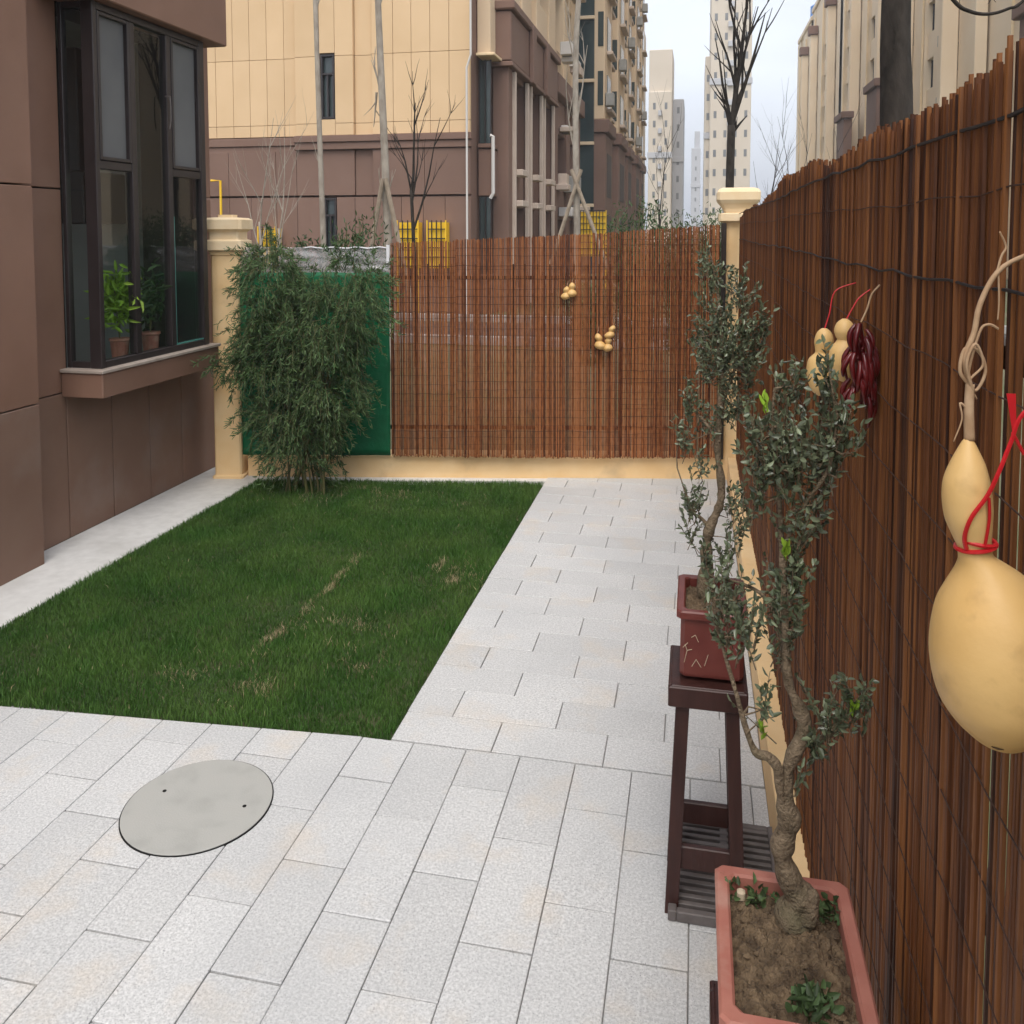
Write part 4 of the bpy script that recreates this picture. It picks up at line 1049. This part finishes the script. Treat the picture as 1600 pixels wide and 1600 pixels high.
# white pipes
def pipe(pts, rad, label, m='pipe', name='drain_pipe', cat='pipe'):
    b = MB(); b.tube(pts, rad, 8); tag(b.build(name, MT[m]), label, cat)
pipe([(-5.20,19.82,9.5),(-5.20,19.82,6.1),(-5.30,19.82,5.8),(-5.30,19.82,-.05)], .026, 'long thin white drain pipe down the corner of the beige block')
pipe([(-4.92,20.6,4.30),(-4.85,20.6,4.28),(-4.85,20.6,2.90),(-4.92,20.6,2.78)], .045, 'short white pipe bend beside the inner corner windows')
pipe([(-11.98,19.85,3.25),(-11.72,19.85,3.25),(-11.72,19.85,.2)], .03, 'thin yellow gas pipe on the brown wall above the cream pillar', 'yellow', 'gas_pipe')

# facade facing +x (left row) or -x (right row): piers, spandrels, windows as pieces
def side_facade(p, x, sgn, y0, y1, bays, floors, mw, z_top, pier=.28, dep=.45, mwin='wglass', z0=-.06):
    """sgn +1: facade looks to +x.  floors = list of (z sill, z head)"""
    n = bays; w = (y1-y0)/n
    def X(a, b): return (min(x-sgn*a, x-sgn*b), max(x-sgn*a, x-sgn*b))
    for i in range(n+1):
        a, b = X(0, dep); yy = y0+i*w
        bx(p,'pier',mw,a,b,yy-pier/2,yy+pier/2,z0,z_top,c=.02)
    for i in range(n):
        zz = z0
        a, b = X(.06+.10*(i % 2), dep)
        for (zs, zh) in floors + [(z_top, z_top)]:
            if zs > zz: bx(p,'spandrel',mw,a,b,y0+i*w+pier/2+.003,y0+(i+1)*w-pier/2-.003,zz,zs,c=.02)
            zz = zh
        for (zs, zh) in floors:
            a2, b2 = X(dep*.75, dep*.85)
            f = MB(); yl, yr = y0+i*w+pier/2, y0+(i+1)*w-pier/2
            f.box(a2,b2,yl,yl+.06,zs,zh); f.box(a2,b2,yr-.06,yr,zs,zh); f.box(a2,b2,(yl+yr)/2-.03,(yl+yr)/2+.03,zs,zh)
            o = f.build('window', MT['frame'], p); a3, b3 = X(dep*.86, dep*.95)
            MB().box(a3,b3,yl,yr,zs,zh).build('pane', MT[mwin], o)
# left row, first block: brown base two storeys, beige above
B1 = thing('apartment_building', (-6,25,-.06), 'tall beige block with brown two-storey base and dark balconies, left row nearest', 'building', 'apartment buildings')
side_facade(B1, -4.65, 1, 21.75, 28.4, 3, [(.4,2.6),(3.6,5.95)], 'brown', 6.2, pier=.46, dep=.9, mwin='wdark')
for yy in (21.98,23.70,24.20,25.95,26.42,28.15): bx(B1,'pale_strip','pale',-4.66,-4.56,yy-.07,yy+.07,-.06,6.05)
for k in range(3):
    for z0, z1 in ((2.62,2.78),(3.42,3.58)): bx(B1,'window_ledge','pale',-4.70,-4.40,22.05+2.22*k,22.05+2.22*k+.9,z0,z1)
    for q in range(4): bx(B1,'air_conditioner','kerb',-4.70,-4.35,22.5+2.22*k,23.2+2.22*k,11.0+3*q,11.6+3*q)
bx(B1,'corner_pier','brown',-5.05,-4.64,21.40,21.53,-.06,6.2)
bx(B1,'parapet','brown',-5.28,-4.55,21.30,28.7,6.22,7.45,c=.03); bx(B1,'cornice','brown',-5.30,-4.45,21.22,28.8,7.47,7.70,c=.03); bx(B1,'cornice','brown',-5.29,-4.50,21.26,28.75,6.08,6.20,c=.02)
for yy in (23.9,26.2): bx(B1,'pilaster_block','brown',-4.549,-4.42,yy-.25,yy+.25,6.05,7.6,c=.02)
side_facade(B1, -4.75, 1, 21.75, 28.4, 3, [(9.0,10.9),(12.0,13.9),(15,16.9),(18,19.9)], 'beige2', 22, pier=.5, dep=.9, mwin='wdark', z0=7.72)
bx(B1,'front_wall','beige2',-5.28,-4.80,21.45,21.58,7.72,22)
bx(B1,'core','core',-13,-5.66,21.6,35,-.06,22)
B2 = thing('apartment_building', (-6,32,-.06), 'narrow beige and brown block set between the others, left row second', 'building', 'apartment buildings')
side_facade(B2, -4.75, 1, 29.6, 35.5, 2, [(.5,2.4),(3.6,5.4)], 'brown', 6.6, pier=.9, dep=.8, mwin='wglass')
bx(B2,'cornice','brown',-5.5,-4.55,29.0,35.9,6.62,7.3,c=.03)
side_facade(B2, -4.85, 1, 29.6, 35.5, 2, [(8.4,10.6),(11.8,13.8),(15,17),(18.2,20)], 'beige2', 22.5, pier=.9, dep=.8, z0=7.32)
bx(B2,'front_wall','beige2',-5.6,-4.86,29.02,29.14,7.32,22.5); bx(B2,'front_wall','brown',-5.6,-4.80,29.04,29.16,-.06,6.6)
rr_ = random.Random(31)
for q in range(26):
    yq = rr_.uniform(29.6,35); zq = rr_.choice((2.5,3.4,5.5,8.0,8.2,10.8,11.2,13.9,14.4)); bx(B2,rr_.choice(('ledge','air_conditioner')),rr_.choice(('pale','kerb','pipe')),-4.78,-4.78+rr_.uniform(.25,.55),yq,yq+rr_.uniform(.5,1.2),zq,zq+rr_.uniform(.15,.6),c=.02)
bx(B2,'core','core',-13,-5.56,29.2,37,-.06,22.4)
B3 = thing('apartment_building', (-6,52,-.06), 'long ribbed beige block with glass strip and brown base, left row farthest', 'building', 'apartment buildings')
bx(B3,'core','brown',-13,-4.95,41.1,71.2,-.06,23.5); bx(B3,'roof_block','beige2',-10,-5.2,60,70,23.5,25.5)
bx(B3,'glass_strip','wglass',-5.6,-4.75,40.75,41.0,-.06,24.5)
for k in range(8): bx(B3,'floor_band','beige2',-5.6,-4.72,40.6,40.74,3.1+2.9*k,3.25+2.9*k)
yy = 41.2; k = 0
while yy < 70:
    L_ = (3.6,2.6,4.4,3.0)[k % 4]; xo = (-4.30,-4.62,-4.22,-4.55)[k % 4]; zt_ = (23.6,22.9,24.2,23.0)[k % 4]
    bx(B3,'wall_bay','beige2',-4.94,xo,yy,yy+L_-.06,7.25,zt_,c=.03); bx(B3,'base_bay','brown',-4.94,xo+.06,yy,yy+L_-.06,-.06,6.6,c=.03); bx(B3,'cornice','brown',-4.94,xo+.24,yy-.12,yy+L_+.02,6.62,7.23,c=.03)
    for q in range(6):
        z = 7.9+2.75*q
        if z+1.6 < zt_:
            bx(B3,'window','wglass',xo-.02,xo+.03,yy+L_*.30,yy+L_*.75,z,z+1.6,c=.01); bx(B3,'ledge','pale',xo+.001,xo+.30,yy+L_*.25,yy+L_*.8,z-.22,z-.05,c=.02)
            if (k+q) % 3 == 0: bx(B3,'air_conditioner','kerb',xo+.03,xo+.42,yy+.15,yy+.75,z,z+.6,c=.02)
            if k % 2 == 0: bx(B3,'window','wglass',xo-.32,xo-.06,yy-.03,yy+.02,z,z+1.6,c=.01)
    for z in (.6,3.6): bx(B3,'window','wdark',xo+.03,xo+.085,yy+L_*.2,yy+L_*.75,z,z+2.1,c=.01)
    yy += L_; k += 1
B4 = thing('apartment_building', (-5.7,84,-.06), 'pale beige far block with dark window strip beyond the left row', 'building', 'apartment buildings')
bx(B4,'wall','far_beige',-12,-5.2,78,90,-.06,21.5); bx(B4,'window_strip','wglass',-5.9,-5.195,79,80.5,3,19.5); bx(B4,'window_strip','wglass',-7.5,-5.6,77.93,78.02,3,19.5); bx(B4,'roof_block','far_beige',-10,-6,80,88,21.52,23.4)

# far towers
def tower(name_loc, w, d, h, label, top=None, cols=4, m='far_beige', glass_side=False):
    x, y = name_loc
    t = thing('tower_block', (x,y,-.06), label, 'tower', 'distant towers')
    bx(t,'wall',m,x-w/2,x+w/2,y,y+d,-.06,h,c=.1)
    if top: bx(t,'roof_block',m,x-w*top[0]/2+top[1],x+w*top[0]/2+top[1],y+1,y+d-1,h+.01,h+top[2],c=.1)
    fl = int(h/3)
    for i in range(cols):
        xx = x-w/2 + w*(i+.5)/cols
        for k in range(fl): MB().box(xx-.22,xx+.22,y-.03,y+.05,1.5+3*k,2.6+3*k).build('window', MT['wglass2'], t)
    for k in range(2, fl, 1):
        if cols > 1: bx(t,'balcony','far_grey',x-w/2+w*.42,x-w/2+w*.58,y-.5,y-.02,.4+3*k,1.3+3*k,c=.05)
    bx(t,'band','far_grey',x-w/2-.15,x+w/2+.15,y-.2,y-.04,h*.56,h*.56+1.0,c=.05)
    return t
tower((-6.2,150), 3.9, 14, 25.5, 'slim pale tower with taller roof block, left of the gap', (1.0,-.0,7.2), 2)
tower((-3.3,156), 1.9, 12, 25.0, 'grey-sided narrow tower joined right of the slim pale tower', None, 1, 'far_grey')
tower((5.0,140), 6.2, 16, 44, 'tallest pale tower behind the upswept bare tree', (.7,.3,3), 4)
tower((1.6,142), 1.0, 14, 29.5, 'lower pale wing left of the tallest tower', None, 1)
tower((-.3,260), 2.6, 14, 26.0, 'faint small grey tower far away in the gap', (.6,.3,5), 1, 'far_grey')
# right row
def rblock(y0, y1, h, label, bays, x=12.0, ribs=True):
    t = thing('apartment_building', (x+4,(y0+y1)/2,-.06), label, 'building', 'apartment buildings')
    bx(t,'core','beige3',x+.55,x+10,y0+.1,y1-.1,-.06,h,c=.05)
    side_facade(t, x, -1, y0+.6, y1-.6, bays, [(3.6+3.0*k,5.2+3.0*k) for k in range(int((h-6)/3))], 'beige3', h, pier=(y1-y0)/bays*.52, dep=.5, mwin='wglass')
    for i in range(bays):
        yy = y0+.6+(y1-y0-1.2)*(i+.5)/bays
        if i % 2 == 0:
            bx(t,'bay_column','beige3',x-.75,x-.02,yy-1.0,yy-.35,-.06,h-3.2,c=.04); bx(t,'bay_cap','brown',x-.95,x-.02,yy-1.25,yy-.1,h-3.18,h-2.3,c=.05)
            for z in range(5, int(h)-4, 3): bx(t,'air_conditioner','kerb',x-.50,x-.06,yy+.2,yy+.75,z,z+.55)
        bx(t,'drain_pipe','cap',x-.14,x-.03,yy+1.0,yy+1.1,-.06,h-1)
    bx(t,'parapet','beige3',x-.15,x+9.8,y0-.05,y1+.05,h+.01,h+.5,c=.05)
    bx(t,'end_wall','beige3',x+.1,x+9.9,y0-.05,y0+.05,-.06,h,c=.03)
    return t
rblock(99.5,112,24.6,'farthest beige ribbed block of the right row, with blue roof tank',2)
rblock(80,99,25.2,'second farthest beige block of the right row, taller roofline',3)
rblock(58,79.5,33,'beige ribbed block of the right row left of the dark trunk',4)
rblock(43,57.5,33,'beige block of the right row just right of the dark trunk',3)
rblock(28,42.0,33,'nearest flat beige block of the right row above the bamboo',2, x=12.6)
for (x,y,z,lab) in ((12.6,100.5,25.12,'small blue roof tank on the farthest right block'),(12.7,90,25.72,'small blue roof tank on the second right block')):
    b = MB(); b.rings([(x,y,z),(x,y,z+1.2),(x,y,z+1.5)],[.7,.7,.3],16); tag(b.build('roof_tank', MT['blue']), lab, 'tank', 'blue roof tanks')
for (y,h,lab) in ((70,10.8,'brown porch block low on the right row, farther one'),(58,11.2,'brown porch block low on the right row, middle one'),(31,9.6,'brown porch block at the right edge above the bamboo')):
    t = thing('porch_block', (11,y,-.06), lab, 'porch', 'brown porch blocks of the right row')
    bx(t,'wall','brown',10.6,11.2,y-1.6,y+1.6,-.06,h-.5,c=.03); bx(t,'cornice','brown',10.4,11.3,y-1.8,y+1.8,h-.49,h,c=.04)

# yellow gas cages
def cage(x, y, w, z0, z1, label, along='x'):
    t = thing('gas_cage', (x,y,-.06), label, 'gas cage', 'yellow barred gas cages')
    def bb(a0,a1,b0,b1,c0,c1):
        m = MB()
        if along == 'x': m.box(x+a0,x+a1,y+b0,y+b1,c0,c1)
        else: m.box(x+b0,x+b1,y+a0,y+a1,c0,c1)
        return m
    bb(-w/2+.03,w/2-.03,.06,.41,z0,z1-.05).build('cabinet', MT['yellow'], t)
    n = max(3, int(w/.11))
    for i in range(n+1): a = -w/2 + w*i/n; bb(a-.012,a+.012,-.012,.012,z0 if 0<i<n else -.06,z1).build('bar', MT['wire'] if 0<i<n else MT['yellow'], t)
    for z in np.arange(z0+.05, z1+.01, .22): bb(-w/2,w/2,.013,.03,z-.012,z+.012).build('rail', MT['wire'], t)
cage(-6.70,19.6,.52,1.1,2.24,'yellow barred gas cage on the brown wall, left of the pair')
cage(-5.99,19.6,.46,1.1,2.24,'yellow barred gas cage on the brown wall, right of the pair')
cage(-10.35,19.6,.46,1.1,2.1,'yellow barred gas cage behind the bush, at the left')
cage(-3.55,30,1.0,1.1,2.7,'yellow barred gas cage at the foot of the left row')

# ================================================================== TREES BEYOND THE FENCE
def bare_tree(name, base, label, trunk, r0, r1, m, branches, group='bare trees beyond the fence', stakes=None, seed=1):
    t = thing(name, base, label, 'tree', group)
    p, rr = spline([q+(r0+(r1-r0)*i/(len(trunk)-1),) for i, q in enumerate(trunk)], 5)
    MB().tube(p, rr, 10).build('trunk', MT[m], t, smooth=True)
    r = random.Random(seed)
    def grow(cr, a, d, L_, rad, lv):
        pts = [a]; dd = d.copy(); q = a.copy()
        for i in range(4):
            dd = (dd + Vector((r.uniform(-.12,.12), r.uniform(-.12,.12), r.uniform(-.02,.10)))).normalized(); q = q + dd*L_/4; pts.append(q.copy())
        cr.tube(pts, [rad*(1-.2*i) for i in range(5)], 5)
        if lv > 0:
            for k in range(r.randint(2,3)):
                s_ = pts[r.randint(1,3)]; nd = (dd + Vector((r.uniform(-.6,.6), r.uniform(-.5,.5), r.uniform(0,.4)))).normalized()
                grow(cr, s_, nd, L_*r.uniform(.4,.65), rad*.5, lv-1)
    for (a, e, rad, lv) in branches:
        a, e = Vector(a), Vector(e); cr = MB(); grow(cr, a, (e-a).normalized(), (e-a).length, rad, lv); cr.build('branch', MT[m], t)
    return t
bare_tree('bare_tree', (.43,12,-.06), 'dark bare tree with upswept branches above the corner pillar',
    [(.42,12,-.06),(.43,12,1.5),(.435,12,2.6),(.445,12,3.4)], .062, .052, 'dark_bark',
    [((.445,12,3.35),(.30,12,4.55),.030,1),((.445,12,3.35),(.48,12,5.4),.045,2),((.46,12,3.5),(.62,12.1,4.95),.035,2),((.47,12,3.5),(.80,11.9,4.85),.035,2),((.44,12,3.3),(.27,12,3.85),.028,1),((.45,12,3.3),(.66,12,3.52),.026,1),((.50,12,3.7),(.95,12,4.9),.022,1),((.48,12,3.8),(.56,12,5.2),.025,1)], seed=4)
bt_ = bare_tree('bare_tree', (.87,4.2,-.06), 'thick dark tree trunk rising behind the right bamboo fence',
    [(.90,4.2,-.06),(.885,4.2,1.5),(.876,4.2,2.5),(.862,4.2,2.9),(.870,4.2,3.6),(.88,4.2,4.6)], .085, .050, 'dark_bark',
    [((.868,4.2,3.2),(1.5,4.1,3.9),.030,1),((.868,4.2,3.4),(.4,4.3,4.3),.03,1),((1.42,4.1,3.35),(1.18,4.1,2.97),.006,0),((1.05,4.15,3.25),(1.24,4.15,2.97),.006,0),((.87,4.2,2.62),(.83,4.12,2.95),.004,1)], seed=8)
p_, _r = spline([(.868,4.2,3.35,0),(.96,4.2,3.22,0),(1.098,4.2,3.014,0),(1.165,4.2,2.962,0),(1.242,4.2,2.946,0),(1.32,4.2,2.965,0),(1.39,4.2,3.01,0),(1.60,4.2,3.30,0)], 6)
MB().tube(p_, list(np.linspace(.011,.005,len(p_))), 7).build('branch', MT['dark_bark'], bt_, smooth=True)
bare_tree('bare_tree', (-5.42,12,-.06), 'slim pale trunk, leftmost of the young trees behind the bush',
    [(-5.40,12,-.06),(-5.42,12,1.8),(-5.46,12,3.6),(-5.50,12,5.6),(-5.52,12,7)], .046, .030, 'pale_bark',
    [((-5.44,12,2.9),(-5.60,12,3.25),.012,1),((-5.5,12,5.2),(-5.2,12,6),.02,1)], seed=2)
bare_tree('bare_tree', (-4.40,12,-.06), 'pale staked young tree in front of the beige block',
    [(-4.38,12,-.06),(-4.40,12,1.6),(-4.44,12,3.0),(-4.49,12,4.3),(-4.53,12,5.5),(-4.55,12,7)], .068, .040, 'pale_bark',
    [((-4.47,12,3.9),(-4.60,12,4.5),.020,1),((-4.44,12,2.3),(-4.62,12,2.9),.014,1),((-4.42,12,2.5),(-4.30,12,2.9),.012,1),((-4.52,12,5.2),(-4.2,12,6.2),.02,1),((-4.56,12,4.0),(-4.56,12,3.5),.02,1)], seed=3)
bare_tree('bare_tree', (-4.10,12.4,-.06), 'dark twiggy shrub-like tree right of the staked pale trunk',
    [(-4.12,12.4,-.06),(-4.14,12.4,1.6),(-4.18,12.4,2.6)], .035, .025, 'dark_bark',
    [((-4.18,12.4,2.5),(-4.15,12.4,3.9),.026,2),((-4.18,12.4,2.6),(-4.30,12.4,3.5),.018,2),((-4.15,12.4,2.0),(-3.65,12.4,3.65),.020,2),((-4.17,12.4,2.4),(-4.02,12.4,3.6),.018,2)], seed=6)
bare_tree('bare_tree', (-2.02,15,-.06), 'pale trunk held by crossed stakes in front of the left row',
    [(-2.03,15,-.06),(-2.03,15,2.0),(-2.06,15,3.5),(-2.06,15,5.2),(-1.98,15,6.6),(-1.95,15,8)], .062, .04, 'pale_bark',
    [((-2.05,15,3.3),(-2.35,15,4.5),.02,2),((-2.05,15,3.8),(-1.85,15,5.2),.02,2),((-2.05,15,4.6),(-2.25,15,5.8),.02,2)], seed=9)
for (x, y, h, s_, lab) in ((-11.1,14,3.4,21,'thin dark bare sapling far left above the yellow cage'),(-7.2,13.4,3.9,22,'fine bare twiggy sapling between the pillar and the slim trunk'),(-6.7,13.1,3.7,23,'fine bare sapling just left of the slim pale trunk'),(1.55,20,4.2,24,'hazy bare sapling right of the corner pillar'),(2.6,26,5.4,25,'faint bare sapling against the sky before the right row'),(-.9,22,4.6,26,'thin bare sapling in front of the slim pale tower'),(3.6,24,4.6,27,'small bare sapling at the foot of the right row')):
    bare_tree('bare_tree', (x,y,-.06), lab, [(x,y,-.06),(x+.03,y,h*.3),(x,y,h*.55)], .035, .018, 'pale_bark' if s_ in (22,23) else 'dark_bark',
        [((x,y,h*.5),(x+.05,y,h),.016,2),((x+.02,y,h*.4),(x-.35,y,h*.85),.012,2),((x+.02,y,h*.45),(x+.35,y,h*.9),.012,2)], seed=s_)
# support stakes: each pole lies loose against its tree
for (a, e, lab) in (((-4.95,11.9,-.06),(-4.44,11.9,2.75),'wooden stake leaning from the left on the staked pale tree'),((-3.80,11.9,-.06),(-4.40,11.9,2.75),'wooden stake leaning from the right on the staked pale tree'),
                    ((-2.95,14.9,-.06),(-1.95,14.9,3.05),'wooden stake leaning from the left on the crossed-stake tree'),((-.95,14.9,-.06),(-2.12,14.9,3.05),'wooden stake leaning from the right on the crossed-stake tree')):
    b = MB(); b.tube([a, e], .035, 8); tag(b.build('support_stake', MT['pole']), lab, 'stake', 'tree support stakes')

# evergreen shrubs beyond the fence
def shrub(x, y, w, h, n, label, m='shrub', up=.6, ll=.07):
    t = thing('shrub', (x,y,-.06), label, 'shrub', 'shrubs beyond the back fence')
    st = MB(); P = []; D = []
    for k in range(max(6, n//110)):
        e = np.array([x+rng.uniform(-.45,.45)*w, y+rng.uniform(-.25,.25)*w, h*rng.uniform(.7,1.0)])
        b0 = np.array([x+rng.uniform(-.2,.2)*w, y, -.06]); st.tube([b0, (b0+e)/2+np.array([0,0,.1]), e], [.012,.008,.003], 5)
        f = rng.uniform(.25,1,110)[:,None]; P.append(b0*(1-f)+e*f+rng.normal(size=(110,3))*w*.09); D.append(unit(rng.normal(size=(110,3))*.7+np.array([0,0,up])))
    st.build('stem', MT['cane'], t)
    P = np.concatenate(P); D = np.concatenate(D); k = len(P)
    V, F = leaves(P, D, rng.uniform(.7,1.2,k)*ll, ll*.28, .2); npmesh('foliage', V, F, MT[m], t, np.repeat(rng.uniform(0,1,k),6))
shrub(-3.62,9,.62,2.22,2600,'light green bamboo clump rising behind the plastic sheet',up=.9)
shrub(-4.35,9.3,.5,1.95,1200,'small green bamboo clump behind the feathery bush top',up=.9)
for i, (x, y, w, h, lab) in enumerate(((-.75,11.5,.8,2.38,'green shrub above the right back screen, leftmost of three'),(-.15,11,.8,2.24,'green shrub above the right back screen, middle one'),(.40,11.4,.6,2.30,'green shrub above the right back screen, beside the corner pillar'),(-1.5,13,.9,1.3,'low green shrub seen through the middle bamboo screen'),(.3,16,1.6,2.35,'bushy evergreen behind the shrubs in the gap'))):
    shrub(x,y,w,h,3300,lab)

# ================================================================== HAZE
hz = MB(); hz.box(-1520,1520,-420,1620,-1.2,62)
hm = bpy.data.materials.new('haze'); hm.use_nodes = True
hn = hm.node_tree.nodes; hn.remove(hn['Principled BSDF'])
pv = hn.new('ShaderNodeVolumePrincipled'); pv.inputs['Color'].default_value = (.9,.93,1,1); pv.inputs['Density'].default_value = .0013
hm.node_tree.links.new(pv.outputs[0], hn['Material Output'].inputs['Volume'])
tag(hz.build('haze', hm), 'pale even haze in the air', 'haze', kind='stuff')
